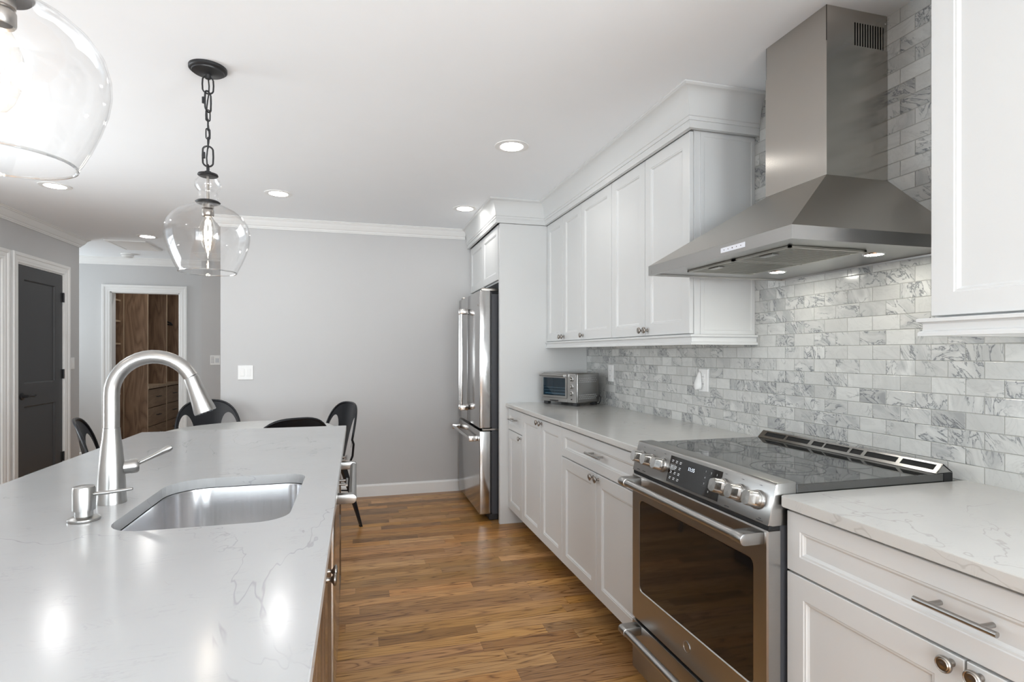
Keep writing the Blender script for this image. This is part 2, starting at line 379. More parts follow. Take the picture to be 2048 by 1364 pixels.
# ------------------------------------------------------------------ mesh helpers
class MB:
    def __init__(s): s.bm = bmesh.new()
    def _bev(s, faces, w, seg=2):
        if w <= 0: return
        eds = {e for f in faces for e in f.edges}
        bmesh.ops.bevel(s.bm, geom=list(eds), offset=w, segments=seg, profile=0.5, affect='EDGES', clamp_overlap=True)
    def box(s, x0, x1, y0, y1, z0, z1, bev=0.0, seg=2):
        v = [s.bm.verts.new((x, y, z)) for x in (x0, x1) for y in (y0, y1) for z in (z0, z1)]
        q = [(0, 1, 3, 2), (4, 6, 7, 5), (0, 4, 5, 1), (2, 3, 7, 6), (0, 2, 6, 4), (1, 5, 7, 3)]
        fs = [s.bm.faces.new([v[i] for i in f]) for f in q]
        s._bev(fs, bev, seg); return s
    def prism(s, poly, fn, d0, d1, bev=0.0):
        """polygon (a,b) extruded from d0 to d1; fn(a,b,d)->xyz"""
        A = [s.bm.verts.new(fn(a, b, d0)) for a, b in poly]
        B = [s.bm.verts.new(fn(a, b, d1)) for a, b in poly]
        n = len(poly)
        fs = [s.bm.faces.new(A[::-1]), s.bm.faces.new(B)]
        for i in range(n):
            fs.append(s.bm.faces.new((A[i], A[(i + 1) % n], B[(i + 1) % n], B[i])))
        s._bev(fs, bev); return s
    def rings(s, loops, cap0=True, cap1=True, closed=True):
        R = [[s.bm.verts.new(p) for p in lp] for lp in loops]
        n = len(R[0])
        for a, b in zip(R[:-1], R[1:]):
            for i in range(n if closed else n - 1):
                j = (i + 1) % n
                s.bm.faces.new((a[i], a[j], b[j], b[i]))
        if cap0: s.bm.faces.new(R[0][::-1])
        if cap1: s.bm.faces.new(R[-1])
        return s
    def lathe(s, prof, c=(0, 0, 0), ax=(0, 0, 1), seg=24, cap0=False, cap1=False):
        """prof (r,h) about axis"""
        ax = Vector(ax).normalized(); c = Vector(c)
        t = Vector((1, 0, 0)) if abs(ax.x) < 0.9 else Vector((0, 1, 0))
        u = ax.cross(t).normalized(); w = ax.cross(u)
        loops = []
        for r, h in prof:
            r = max(r, 1e-5)
            loops.append([c + ax * h + (u * math.cos(2 * PI * k / seg) + w * math.sin(2 * PI * k / seg)) * r for k in range(seg)])
        return s.rings(loops, cap0, cap1)
    def cyl(s, p0, p1, r0, r1=None, seg=16):
        p0, p1 = Vector(p0), Vector(p1); r1 = r0 if r1 is None else r1
        return s.lathe([(r0, 0), (r1, (p1 - p0).length)], p0, p1 - p0, seg, True, True)
    def tube(s, pts, r, seg=10, closed=False, flat=None):
        P = [Vector(p) for p in pts]; n = len(P)
        rr = r if isinstance(r, (list, tuple)) else [r] * n
        T = []
        for i in range(n):
            a = P[(i - 1) % n] if (closed or i > 0) else P[i]
            b = P[(i + 1) % n] if (closed or i < n - 1) else P[i]
            T.append((b - a).normalized())
        nrm = T[0].orthogonal().normalized(); loops = []
        if flat: nrm = Vector(flat)
        for i in range(n):
            nrm = (nrm - T[i] * nrm.dot(T[i])).normalized(); bn = T[i].cross(nrm)
            loops.append([P[i] + (nrm * math.cos(2 * PI * k / seg) + bn * math.sin(2 * PI * k / seg)) * rr[i] for k in range(seg)])
        if closed: loops.append(loops[0])
        s.rings(loops, not closed, not closed)
        if closed: bmesh.ops.remove_doubles(s.bm, verts=s.bm.verts[:], dist=1e-6)
        return s
    def sweep(s, path, prof, side=1, z=None):
        """profile (out, z) swept along an xy polyline with mitred corners"""
        P = [Vector((p[0], p[1])) for p in path]; n = len(P); loops = []
        for i in range(n):
            ds = []
            if i > 0: ds.append((P[i] - P[i - 1]).normalized())
            if i < n - 1: ds.append((P[i + 1] - P[i]).normalized())
            ns = [Vector((d.y, -d.x)) * side for d in ds]
            if len(ns) == 2:
                m = (ns[0] + ns[1]); m = m / (m.length_squared / 2)
            else: m = ns[0]
            loops.append([(P[i].x + m.x * o, P[i].y + m.y * o, zz) for o, zz in prof])
        return s.rings(loops)
    def panel(s, fn, a0, a1, b0, b1, rings):
        """concentric rectangles: (inset, depth) each, capped - raised/recessed panel. fn(a,b,d)->xyz"""
        loops = []
        for ins, d in rings:
            loops.append([fn(a0 + ins, b0 + ins, d), fn(a1 - ins, b0 + ins, d), fn(a1 - ins, b1 - ins, d), fn(a0 + ins, b1 - ins, d)])
        return s.rings(loops)
    def quad(s, *p):
        s.bm.faces.new([s.bm.verts.new(q) for q in p]); return s
    def build(s, name, mat, parent=None, smooth=False, angle=40, sub=0):
        bmesh.ops.recalc_face_normals(s.bm, faces=s.bm.faces[:])
        off = Vector((0, 0, 0)); p = parent
        while p is not None: off += p.location; p = p.parent
        for v in s.bm.verts: v.co -= off
        me = bpy.data.meshes.new(name); s.bm.to_mesh(me); s.bm.free()
        me.materials.append(mat if not isinstance(mat, str) else MT[mat])
        o = bpy.data.objects.new(name, me); COL.objects.link(o)
        if parent is not None: o.parent = parent
        if smooth:
            for f in me.polygons: f.use_smooth = True
            try: me.set_sharp_from_angle(angle=math.radians(angle))
            except Exception: pass
        if sub:
            md = o.modifiers.new('sub', 'SUBSURF'); md.levels = sub; md.render_levels = sub
        return o

def thing(name, label, cat, loc=(0, 0, 0), group=None):
    o = bpy.data.objects.new(name, None); COL.objects.link(o); o.location = loc; o.empty_display_size = 0.1
    return tag(o, label, cat, group)
def tag(o, label=None, cat=None, group=None, kind=None):
    if label: o['label'] = label
    if cat: o['category'] = cat
    if group: o['group'] = group
    if kind: o['kind'] = kind
    return o
def struct(o, label=None):
    o['kind'] = 'structure'
    if label: o['label'] = label
    return o
def dup(root, loc, rot=None, label=None):
    def cp(o, par):
        c = o.copy(); COL.objects.link(c)
        if par is not None: c.parent = par
        for ch in o.children: cp(ch, c)
        return c
    r = cp(root, None); r.location = loc
    if rot is not None: r.rotation_euler = rot
    if label: r['label'] = label
    return r

FX = lambda X, th: (lambda a, b, d: (X + d, a, b))      # face looking to -x at plane X: a=y b=z
def text_obj(txt, size, mat, parent, name, place, rot, shear=0.0, align='CENTER'):
    cu = bpy.data.curves.new(name, 'FONT'); cu.body = txt; cu.size = size; cu.align_x = align; cu.align_y = 'CENTER'; cu.shear = shear
    cu.extrude = 0.0002; cu.offset = 0.0
    t = bpy.data.objects.new('tmp', cu); COL.objects.link(t)
    dg = bpy.context.evaluated_depsgraph_get()
    me = bpy.data.meshes.new_from_object(t.evaluated_get(dg)); bpy.data.objects.remove(t)
    o = bpy.data.objects.new(name, me); COL.objects.link(o); me.materials.clear(); me.materials.append(MT[mat])
    off = Vector((0, 0, 0)); p = parent
    while p is not None: off += p.location; p = p.parent
    Mx = Matrix.Translation(Vector(place) - off) @ rot
    me.transform(Mx); o.parent = parent
    return o

CEIL = 2.44
BACKY, RX, LX = 5.2, 1.744, -2.705
REARY = -2.8
# ================================================================== ROOM SHELL
struct(MB().box(-4.6, 2.0, REARY - 0.15, 11.0, -0.1, 0.0).build('floor', 'floor'), 'oak strip floor')
struct(MB().box(-4.6, 2.0, REARY - 0.15, 11.0, CEIL, CEIL + 0.1).build('ceiling', 'ceiling'), 'plain white ceiling')
struct(MB().box(RX, RX + 0.15, -.4, 5.32, 0, CEIL).build('wall_right', 'tile'), 'wall of marble subway tile behind the range')
struct(MB().box(-1.107, RX, BACKY, BACKY + 0.12, 0, CEIL).box(-1.107, -1.0, BACKY + 0.12, 7.3, 0, CEIL).build('wall_back', 'wall'), 'light grey wall behind the dining table')
struct(MB().box(-1.732, -0.9, 7.2, 8.0, 0, CEIL).build('wall_hall', 'wall'), 'narrow pale wall carrying the thermostat')
struct(MB().box(RX, RX + .15, REARY - .15, -2.0, 0, CEIL).box(RX, RX + .15, -2.0, -.4, 0, .75).box(RX, RX + .15, -2.0, -.4, 2.25, CEIL).build('wall_right_rear', 'wall'))
# left wall with two door openings
def wall_left():
    m = MB(); x0, x1 = LX - 0.12, LX
    ys = [(REARY, 2.3, 0, CEIL), (2.3, 3.9, 0, .75), (2.3, 3.9, 2.25, CEIL), (3.9, 4.45, 0, CEIL), (4.45, 5.33, 2.035, CEIL), (5.33, 5.545, 0, CEIL), (5.545, 6.31, 2.04, CEIL), (6.31, 6.62, 0, CEIL)]
    for y0, y1, z0, z1 in ys: m.box(x0, x1, y0, y1, z0, z1)
    bmesh.ops.remove_doubles(m.bm, verts=m.bm.verts[:], dist=1e-5)
    return struct(m.build('wall_left', 'wall'), 'light grey wall holding the charcoal door')
wall_left()
# closet wall at the end of the hall with opening
m = MB()
for x0, x1, z0, z1 in [(-4.5, -2.865, 0, CEIL), (-2.865, -2.12, 2.03, CEIL), (-2.12, -1.70, 0, CEIL)]:
    m.box(x0, x1, 7.8, 7.92, z0, z1)
struct(m.build('wall_closet', 'hall'), 'darker grey wall around the closet opening')
# closet room behind, hall end, rooms behind doors
struct(MB().box(-3.45, -3.35, 7.92, 10.7, 0, CEIL).box(-3.45, -1.6, 10.6, 10.7, 0, CEIL).box(-1.75, -1.65, 7.92, 10.7, 0, CEIL).build('wall_closet_inside', 'hall'))
m = MB()
for y0, y1, z0, z1 in [(6.5, 6.75, 0, CEIL), (6.75, 7.75, 0, 1.15), (6.75, 7.75, 2.05, CEIL), (7.75, 7.92, 0, CEIL)]:
    m.box(-4.3, -4.2, y0, y1, z0, z1)
struct(m.build('wall_hall_end', 'hall'))
struct(MB().box(-4.3, LX - 0.12, 6.5, 6.62, 0, CEIL).build('wall_hall_side', 'hall'))
# rear wall with window and patio door openings
m = MB()
for x0, x1, z0, z1 in [(LX, -2.5, 0, CEIL), (-2.5, -0.6, 2.2, CEIL), (-0.6, 0.0, 0, CEIL), (0.0, 1.5, 0, 1.0), (0.0, 1.5, 2.2, CEIL), (1.5, RX, 0, CEIL)]:
    m.box(x0, x1, REARY - 0.12, REARY, z0, z1)
struct(m.build('wall_rear', 'wall'))
def window(name, x0, x1, z0, z1, nx, nz):
    m = MB(); y = REARY - 0.06
    w = 0.05
    m.box(x0, x0 + w, y - 0.03, y + 0.03, z0, z1).box(x1 - w, x1, y - 0.03, y + 0.03, z0, z1)
    m.box(x0 + w, x1 - w, y - 0.03, y + 0.03, z0, z0 + w).box(x0 + w, x1 - w, y - 0.03, y + 0.03, z1 - w, z1)
    for i in range(1, nx):
        c = x0 + (x1 - x0) * i / nx; m.box(c - 0.02, c + 0.02, y - 0.02, y + 0.02, z0 + w, z1 - w)
    for i in range(1, nz):
        c = z0 + (z1 - z0) * i / nz; m.box(x0 + w, x1 - w, y - 0.012, y + 0.012, c - 0.01, c + 0.01)
    o = struct(m.build(name, 'trim'))
    MB().box(x0 + w, x1 - w, y - 0.003, y + 0.003, z0 + w, z1 - w).build('pane', 'pane', o)
window('window_1', -2.5, -0.6, 0.0, 2.2, 2, 1)
window('window_2', 0.0, 1.5, 1.0, 2.2, 2, 2)
def added_side_window(name, X, y0, y1, z0, z1, ny, nz):
    w = .05; m = MB()
    m.box(X - .03, X + .03, y0, y0 + w, z0, z1).box(X - .03, X + .03, y1 - w, y1, z0, z1).box(X - .03, X + .03, y0 + w, y1 - w, z0, z0 + w).box(X - .03, X + .03, y0 + w, y1 - w, z1 - w, z1)
    for i in range(1, ny):
        c = y0 + (y1 - y0) * i / ny; m.box(X - .02, X + .02, c - .02, c + .02, z0 + w, z1 - w)
    for i in range(1, nz):
        c = z0 + (z1 - z0) * i / nz; m.box(X - .012, X + .012, y0 + w, y1 - w, c - .012, c + .012)
    o = struct(m.build(name, 'trim'))
    MB().box(X - .003, X + .003, y0 + w, y1 - w, z0 + w, z1 - w).build('pane', 'pane', o)
added_side_window('added_window_4', RX + .07, -2.0, -.4, .75, 2.25, 2, 2)  # added unseen opening, lets fill light reach the left wall
added_side_window('added_window_5', LX - .06, 2.3, 3.9, .75, 2.25, 2, 2)  # added unseen opening, lets fill light reach the right-hand cabinets
# added window in the hall end wall, unseen, for the hall fill light
y0, y1, z0, z1 = 6.75, 7.75, 1.15, 2.05
o = struct(MB().box(-4.27, -4.23, y0, y0 + .05, z0, z1).box(-4.27, -4.23, y1 - .05, y1, z0, z1).box(-4.27, -4.23, y0 + .05, y1 - .05, z0, z0 + .05).box(-4.27, -4.23, y0 + .05, y1 - .05, z1 - .05, z1).build('added_window_3', 'trim'))
MB().box(-4.253, -4.247, y0 + .05, y1 - .05, z0 + .05, z1 - .05).build('pane', 'pane', o)

# baseboards
bb = [(0, 0), (0.014, 0), (0.014, 0.092), (0.010, 0.100), (0.005, 0.106), (0, 0.108)]
struct(MB().sweep([(-1.107, BACKY), (1.03, BACKY)], bb).build('baseboard_back', 'trim'), 'white baseboard under the grey back wall')
struct(MB().sweep([(-3.18, 7.8), (-2.947, 7.8)], bb).build('baseboard_closet', 'trim'))
struct(MB().sweep([(-2.04, 7.8), (-1.732, 7.8), (-1.732, 7.2), (-1.11, 7.2)], bb, 1).build('baseboard_hall', 'trim'))
struct(MB().sweep([(LX, 6.40), (LX, 6.62)], bb, 1).build('baseboard_left', 'trim'))
struct(MB().sweep([(LX, REARY), (LX, 4.36)], bb, 1).build('baseboard_left_rear', 'trim'))
# room crown (stepped cove)
cz = CEIL
cr = [(0, cz), (0, cz - .085), (.008, cz - .085), (.010, cz - .078), (.016, cz - .074), (.018, cz - .066), (.028, cz - .058), (.042, cz - .038), (.052, cz - .018), (.060, cz - .014), (.062, cz - .008), (.072, cz - .006), (.074, cz)]
struct(MB().sweep([(-1.107, 7.15), (-1.107, BACKY), (0.98, BACKY)], cr, 1).build('trim_1', 'trim'), 'white crown moulding over the back wall')
struct(MB().sweep([(LX, REARY), (LX, 6.62), (-4.15, 6.62)], cr, 1).build('trim_2', 'trim'), 'white crown moulding over the left wall')
struct(MB().sweep([(-4.2, 7.8), (-1.732, 7.8), (-1.732, 7.2), (-1.107, 7.2)], cr, 1).build('trim_3', 'trim'), 'white crown moulding over the closet wall')

# door casings: profile swept round the opening (plane X = LX or plane y)
def casing(name, fn, a0, a1, ztop, w=0.085, label=None):
    """stepped casing; fn(a,z,out)->xyz"""
    prof = [(0, 0), (0, .010), (.006, .013), (.02, .013), (.026, .016), (w * .62, .016), (w * .68, .022), (w - .012, .024), (w - .004, .024), (w, .018), (w, 0)]
    L0 = []
    for (a, z, da, dz) in [(a0, 0, -1, 0), (a0, ztop, -1, 1), (a1, ztop, 1, 1), (a1, 0, 1, 0)]:
        L0.append([fn(a + da * o, z + dz * o, d) for o, d in prof])
    return struct(MB().rings(L0).build(name, 'trim'), label)
fl = lambda a, z, d: (LX + d, a, z)
casing('trim_4', fl, 5.545, 6.31, 2.04, label='white casing round the charcoal door')
casing('trim_5', fl, 4.45, 5.33, 2.035, label='white fluted casing at the left edge')
fc = lambda a, z, d: (a, 7.8 - d, z)
casing('trim_6', fc, -2.865, -2.12, 2.03, label='white casing round the closet opening')
# jambs
struct(MB().box(LX - .12, LX, 5.545, 5.557, 0, 2.03).box(LX - .12, LX, 6.298, 6.31, 0, 2.03).box(LX - .12, LX, 5.545, 6.31, 2.03, 2.04).build('trim_7', 'trim'))
struct(MB().box(-2.865, -2.853, 7.8, 7.92, 0, 2.03).box(-2.132, -2.12, 7.8, 7.92, 0, 2.03).box(-2.865, -2.12, 7.8, 7.92, 2.018, 2.03).build('trim_8', 'trim'))

# charcoal two-panel door
def charcoal_door():
    y0, y1, X = 5.558, 6.296, LX - 0.004
    m = MB(); th = 0.035
    f = lambda a, b, d: (X - d, a, b)
    # slab with two recessed panels: build stiles/rails + panels in one mesh
    sty, z0, z1, z2, z3, z4, z5 = 0.10, 0.012, 0.24, 0.835, 1.03, 1.912, 2.026
    m.box(X - th, X, y0, y0 + sty, z0, z5).box(X - th, X, y1 - sty - .03, y1, z0, z5)
    for a, b in [(z0, z1), (z2, z3), (z4, z5)]: m.box(X - th, X, y0 + sty, y1 - sty - .03, a, b)
    for a, b in [(z1, z2), (z3, z4)]:
        m.panel(f, y0 + sty, y1 - sty - .03, a, b, [(0, th * .7), (0, 0), (.004, .003), (.010, .012)])
    d = struct(m.build('door_1', 'door'), 'charcoal two-panel door with black lever handle')
    for zc in (1.818, 1.09, 0.306):
        h = MB().cyl((X + .008, y1 + .004, zc - .045), (X + .008, y1 + .004, zc + .045), .0075)
        h.box(X + .0, X + .0025, y1 - .03, y1, zc - .044, zc + .044).box(X + .005, X + .0075, y1 + .004, y1 + .034, zc - .044, zc + .044)
        h.build('hinge', 'blackmetal', d, True)
    hy, hz = 5.625, 0.925
    h = MB().lathe([(.0, 0), (.031, 0), (.031, .005), (.026, .010), (.012, .012), (.0105, .045), (0, .045)], (X, hy, hz), (1, 0, 0), 20)
    h.tube([(X + .045, hy - .008, hz), (X + .047, hy + .02, hz + .002), (X + .046, hy + .055, hz + .001), (X + .047, hy + .085, hz - .008), (X + .048, hy + .105, hz + .001), (X + .048, hy + .118, hz + .002)], [.009, .010, .008, .007, .008, .006])
    h.build('lever_handle', 'blackmetal', d, True)
charcoal_door()
m = MB(); m.panel(lambda a, b, d: (LX - .03 - d, a, b), 4.455, 5.325, .01, 2.03, [(0, .035), (0, 0), (.11, 0), (.116, .008), (.13, .008)])
struct(m.build('door_2', 'trim'))

# ================================================================== CEILING FIXTURES
def downlight(loc, label):
    t = thing('recessed_light', label, 'ceiling light', loc, 'recessed lights in the ceiling')
    x, y, z = loc
    MB().lathe([(.062, .0), (.064, -.004), (.074, -.006), (.094, -.003), (.095, 0)], (x, y, z), seg=40).build('trim_ring', 'white', t, True)
    MB().lathe([(.0, .0), (.063, .0)], (x, y, z - .0035), seg=40).build('diffuser', 'lamp', t)
    return t
dl = downlight((0.829, 3.0, CEIL), 'round recessed light nearest the hood and above the walkway')
for loc, lb in [((0.829, 4.396, CEIL), 'recessed light close to the crown above the refrigerator'),
                ((-0.545, 4.34, CEIL), 'recessed light right of the hanging pendant, over the dining table'),
                ((-2.0, 4.55, CEIL), 'recessed light seen just below the big near pendant glass'),
                ((-1.994, 6.293, CEIL), 'recessed light beside the ceiling vent in the hall'),
                ((0.829, -1.2, CEIL), 'added recessed light over the aisle behind the camera, out of frame'),  # this and the next three lamps are added, unseen, to light the room
                ((-2.0, 2.9, CEIL), 'added recessed light over the left of the room, out of frame'),
                ((-2.0, 1.0, CEIL), 'added recessed light left of the near pendant, out of frame'),
                ((-0.545, -1.3, CEIL), 'added recessed light behind the island, out of frame'),
                ((-2.3, 9.4, CEIL), 'added unseen recessed light deep inside the closet'),  # this lamp and the next are added to brighten the closet interior
                ((-2.35, 8.2, CEIL), 'added unseen recessed light just inside the closet opening')]:
    dup(dl, loc, None, lb)

v = thing('ceiling_vent', 'white square air return grille in the hall ceiling', 'vent', (-2.285, 6.83, CEIL))
MB().panel(lambda a, b, d: (a, b, CEIL - d), -2.47, -2.10, 6.56, 7.10, [(0, 0), (0, .012), (.025, .014), (.03, .004)]).build('frame', 'white', v)
m = MB()
for k in range(16):
    yy = 6.60 + k * .0305; m.prism([(yy, CEIL - .002), (yy + .024, CEIL - .012), (yy + .026, CEIL - .011), (yy + .002, CEIL - .001)], lambda a, b, d: (d, a, b), -2.435, -2.135)
m.build('louvre', 'white', v)
sd = thing('smoke_detector', 'round white smoke detector on the hall ceiling beyond the vent', 'smoke detector', (-2.57, 7.47, CEIL))
MB().lathe([(.068, 0), (.068, -.012), (.058, -.014)], (-2.57, 7.47, CEIL), seg=28).build('base', 'white', sd, True)
MB().lathe([(.056, -.014), (.060, -.018), (.060, -.032), (.045, -.042), (.0, -.044)], (-2.57, 7.47, CEIL), seg=28, cap0=True).build('cover', 'white', sd, True)

# ================================================================== PENDANTS
def pendant(x, y, label):
    t = thing('pendant_light', label, 'pendant light', (x, y, CEIL), 'glass pendants over the island')
    MB().lathe([(.0, 0), (.070, 0), (.070, -.010), (.066, -.014), (.060, -.015), (.058, -.020), (.020, -.026), (.012, -.030), (.010, -.045), (0, -.045)], (x, y, CEIL), seg=36).build('canopy', 'blackmetal', t, True)
    def link(z0, z1, w, r, ang):
        pts = []; h = (z1 - z0); n = 18
        for k in range(n):
            a = 2 * PI * k / n
            lx = w * math.cos(a); lz = (h / 2 - w) * (1 if math.sin(a) > 0.01 else (-1 if math.sin(a) < -0.01 else 0)) + w * math.sin(a)
            pts.append((x + lx * math.cos(ang), y + lx * math.sin(ang), (z0 + z1) / 2 + lz))
        return MB().tube(pts, r, 8, closed=True)
    ch = None
    zs = [(2.335, 2.405, .020, .0032, .3), (2.262, 2.345, .019, .0035, 1.2), (2.225, 2.270, .0075, .0026, .3), (2.188, 2.232, .0075, .0026, 1.9), (2.152, 2.195, .0075, .0026, .5), (2.116, 2.159, .0075, .0026, 1.7), (2.042, 2.124, .019, .0035, .2), (2.016, 2.050, .010, .003, 1.5)]
    for z0, z1, w, r, a in zs: link(z0, z1, w, r, a).build('chain_link', 'blackmetal', t, True)
    for zc in (2.303, 2.083):
        MB().cyl((x - .013, y - .012, zc - .012), (x - .013, y - .012, zc + .012), .0065, seg=6).build('quick_link_nut', 'blackmetal', t)
    pts = [(x + .004 * math.sin(k * 1.1), y + .004 * math.cos(k * .9), 2.40 - k * .0325) for k in range(13)]
    MB().tube(pts, .0028, 8).build('cord', 'black', t, True)
    MB().lathe([(0, 2.022), (.012, 2.022), (.013, 2.014), (.036, 2.012), (.038, 2.006), (.034, 2.002), (0, 2.002)], (x, y, 0), seg=28).build('cap', 'blackmetal', t, True)
    MB().cyl((x, y, 1.90), (x, y, 2.004), .0055).build('stem', 'pewter', t, True)
    MB().lathe([(0, 1.903), (.040, 1.903), (.046, 1.898), (.042, 1.893), (.02, 1.890), (0, 1.889)], (x, y, 0), seg=32).build('holder_disc', 'blackmetal', t, True)
    MB().lathe([(.021, 1.892), (.0215, 1.874), (.019, 1.872), (.0225, 1.866), (.0225, 1.846), (.020, 1.842), (.017, 1.846)], (x, y, 0), seg=24, cap0=True).build('socket', 'pewter', t, True)
    # glass: outer profile down, inner profile back up (real thickness)
    P = [(.033, 2.001), (.036, 1.994), (.044, 1.984), (.0485, 1.972), (.0475, 1.958), (.040, 1.946), (.034, 1.940), (.036, 1.930), (.0345, 1.922), (.038, 1.912), (.040, 1.900), (.048, 1.889), (.072, 1.879), (.102, 1.864), (.128, 1.842), (.146, 1.815), (.154, 1.785), (.155, 1.757), (.150, 1.725), (.139, 1.690), (.125, 1.655), (.112, 1.628), (.105, 1.617)]
    inn = [(max(r - .0025, .002), z + (.0012 if z < 1.9 and r > .05 and z > 1.80 else 0) * -1) for r, z in P[::-1]]
    MB().lathe(P + [(.1045, 1.615)] + inn, (x, y, 0), seg=64).build('glass_shade', 'glass', t, True, 60)
    MB().lathe([(.1045 + .0026 * math.cos(a * PI / 4), 1.6165 + .0026 * math.sin(a * PI / 4)) for a in range(9)], (x, y, 0), seg=64).build('glass_lip', 'lip', t, True)
    B = [(.013, 1.846), (.014, 1.838), (.022, 1.822), (.031, 1.795), (.033, 1.775), (.028, 1.74), (.020, 1.715), (.010, 1.700), (.0, 1.697)]
    MB().lathe(B, (x, y, 0), seg=28).build('bulb', 'tube', t, True, 60)
    m = MB()
    for k in range(6):
        a = PI * k / 3
        m.tube([(x + .008 * math.cos(a), y + .008 * math.sin(a), 1.825), (x + .013 * math.cos(a + .3), y + .013 * math.sin(a + .3), 1.772), (x + .008 * math.cos(a), y + .008 * math.sin(a), 1.725)], .0016, 6)
    m.cyl((x, y, 1.835), (x, y, 1.82), .003, seg=8)
    m.build('filament', 'filament', t, True)
    return t
pend = pendant(-0.578, 2.50, 'clear glass pendant seen whole on its black chain, over the far island end')
dup(pend, (-0.578, 1.135, CEIL), (0, 0, 0.4), 'large near glass pendant cut off by the upper left corner')

# ================================================================== CABINETRY
DOOR_RINGS = [(0, .019), (0, .0015), (.0015, 0), (.056, 0), (.058, .002), (.0625, .0025), (.064, .0055), (.069, .0085)]
DRAW_RINGS = [(0, .019), (0, .0015), (.0015, 0), (.044, 0), (.046, .002), (.0505, .0025), (.052, .0055), (.057, .0085)]
KNOB = [(0, 0), (.007, 0), (.0075, .002), (.0055, .006), (.0055, .012), (.010, .016), (.0155, .019), (.0165, .022), (.0155, .025), (.0135, .0262), (.0120, .0252), (.0105, .0268), (.007, .0262), (.0045, .0275), (0, .0275)]
def knob(X, y, z, parent, s=1.0, side=-1, mat='pewter'):
    return MB().lathe([(r * s, h * s) for r, h in KNOB], (X, y, z), (side, 0, 0), 20).build('knob', mat, parent, True, 50)
def pull(X, y, z, ln, parent, side=-1, r=.0055, out=.033):
    m = MB().cyl((X + side * out, y - ln / 2, z), (X + side * out, y + ln / 2, z), r, seg=14)
    for k in (-1, 1):
        m.cyl((X, y + k * ln * .31, z), (X + side * out, y + k * ln * .31, z), r * .95, seg=12)
    return m.build('bar_pull', 'nickel', parent, True)
def front(name, X, y0, y1, z0, z1, parent, rings, side=-1, mat='cab'):
    f = (lambda a, b, d: (X + d, a, b)) if side < 0 else (lambda a, b, d: (X - d, a, b))
    return MB().panel(f, y0, y1, z0, z1, rings).build(name, mat, parent)
XD, XB, XW = 1.103, 1.122, RX
def base_cabinet(label, y0, y1, fronts, group='white base cabinets'):
    t = thing('base_cabinet', label, 'cabinet', (1.43, (y0 + y1) / 2, 0), group)
    e = .0006
    MB().box(XB + .001, XW - .012, y0 + e, y1 - e, .11, .884).build('body', 'cab', t)
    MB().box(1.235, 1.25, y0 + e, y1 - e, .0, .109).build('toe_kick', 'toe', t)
    g = .0022
    for kind, a0, a1, z0, z1, hw in fronts:
        nm = 'drawer' if kind == 'drawer' else 'door'
        d = front(nm, XD, a0 + g, a1 - g, z0, z1, t, DRAW_RINGS if kind == 'drawer' else DOOR_RINGS)
        for h in hw:
            if h[0] == 'knob': knob(XD, h[1], h[2], d)
            else: pull(XD, h[1], h[2], h[3], d)
    return t
Y0, Y1, Y2, Y3 = 2.01, 2.94, 3.72, 4.083
base_cabinet('white base cabinet between range and tall doors, one wide drawer over two doors', Y0, Y1,
    [('drawer', Y0, Y1, .719, .874, [('pull', 2.452, .805, .17)]),
     ('door', Y0, 2.475, .125, .713, [('knob', 2.447, .692)]), ('door', 2.475, Y1, .125, .713, [('knob', 2.505, .692)])])
base_cabinet('white base cabinet with two full-height doors and no drawer', Y1, Y2,
    [('door', Y1, 3.32, .125, .874, [('knob', 3.292, .853)]), ('door', 3.32, Y2, .125, .874, [('knob', 3.350, .853)])])
base_cabinet('narrow white base cabinet beside the refrigerator panel, drawer over one door', Y2, Y3,
    [('drawer', Y2, Y3, .719, .874, [('pull', 3.90, .805, .15)]), ('door', Y2, Y3, .125, .713, [('knob', 3.748, .692)])])
base_cabinet('white base cabinet in the right foreground under the near counter', .33, 1.243,
    [('drawer', .33, 1.243, .719, .874, [('pull', .787, .803, .152)]),
     ('door', .788, 1.243, .125, .713, [('knob', .812, .697)]), ('door', .33, .788, .125, .713, [('knob', .760, .697)])])

# countertops (eased edges)
ct = MB().box(1.081, RX, 2.012, 4.083, .8865, .914, .003); tag(ct.build('countertop', 'quartz2'), 'pale quartz worktop left of the range, holding the toaster oven', 'countertop')
def rcorner(x0, x1, y0, y1, r):
    P = [(x1, y0), (x1, y1)]
    for k in range(7):
        a = PI / 2 + k * PI / 12; P.append((x0 + r + r * math.cos(a), y1 - r + r * math.sin(a)))
    P.append((x0, y0)); return P
ct = MB().prism(rcorner(1.081, RX, .20, 1.245, .014), lambda a, b, d: (a, b, d), .8865, .914, .0025)
tag(ct.build('countertop', 'quartz2'), 'pale quartz worktop right of the range in the foreground', 'countertop')

# upper cabinets
XU, XUB = 1.4115, 1.431
UZ0, UZ1 = 1.378, 2.268
def upper_cabinet(label, y0, y1, doors, group='white wall cabinets', zb=UZ0):
    t = thing('wall_cabinet', label, 'cabinet', (1.58, (y0 + y1) / 2, zb), group)
    e = .0006
    MB().box(XUB + .001, XW - .001, y0 + e, y1 - e, zb - .006, 2.292).build('body', 'cab', t)
    for a0, a1, ks in doors:
        d = front('door', XU, a0 + .0022, a1 - .0022, zb, UZ1, t, DOOR_RINGS)
        for k in ks: knob(XU, k, zb + .028, d)
    return t
upper_cabinet('white wall cabinet nearest the refrigerator, a pair of narrow doors', 3.407, 4.083, [(3.745, 4.083, [3.772]), (3.407, 3.745, [3.718])])
upper_cabinet('white single-door wall cabinet between the two double ones', 2.952, 3.407, [(2.952, 3.407, [3.375])])
u = upper_cabinet('white double-door wall cabinet beside the hood, its plain end showing', 2.162, 2.952, [(2.564, 2.952, [2.590]), (2.166, 2.564, [2.538])])
f = lambda a, b, d: (a, 2.162 - .004 + d, b)
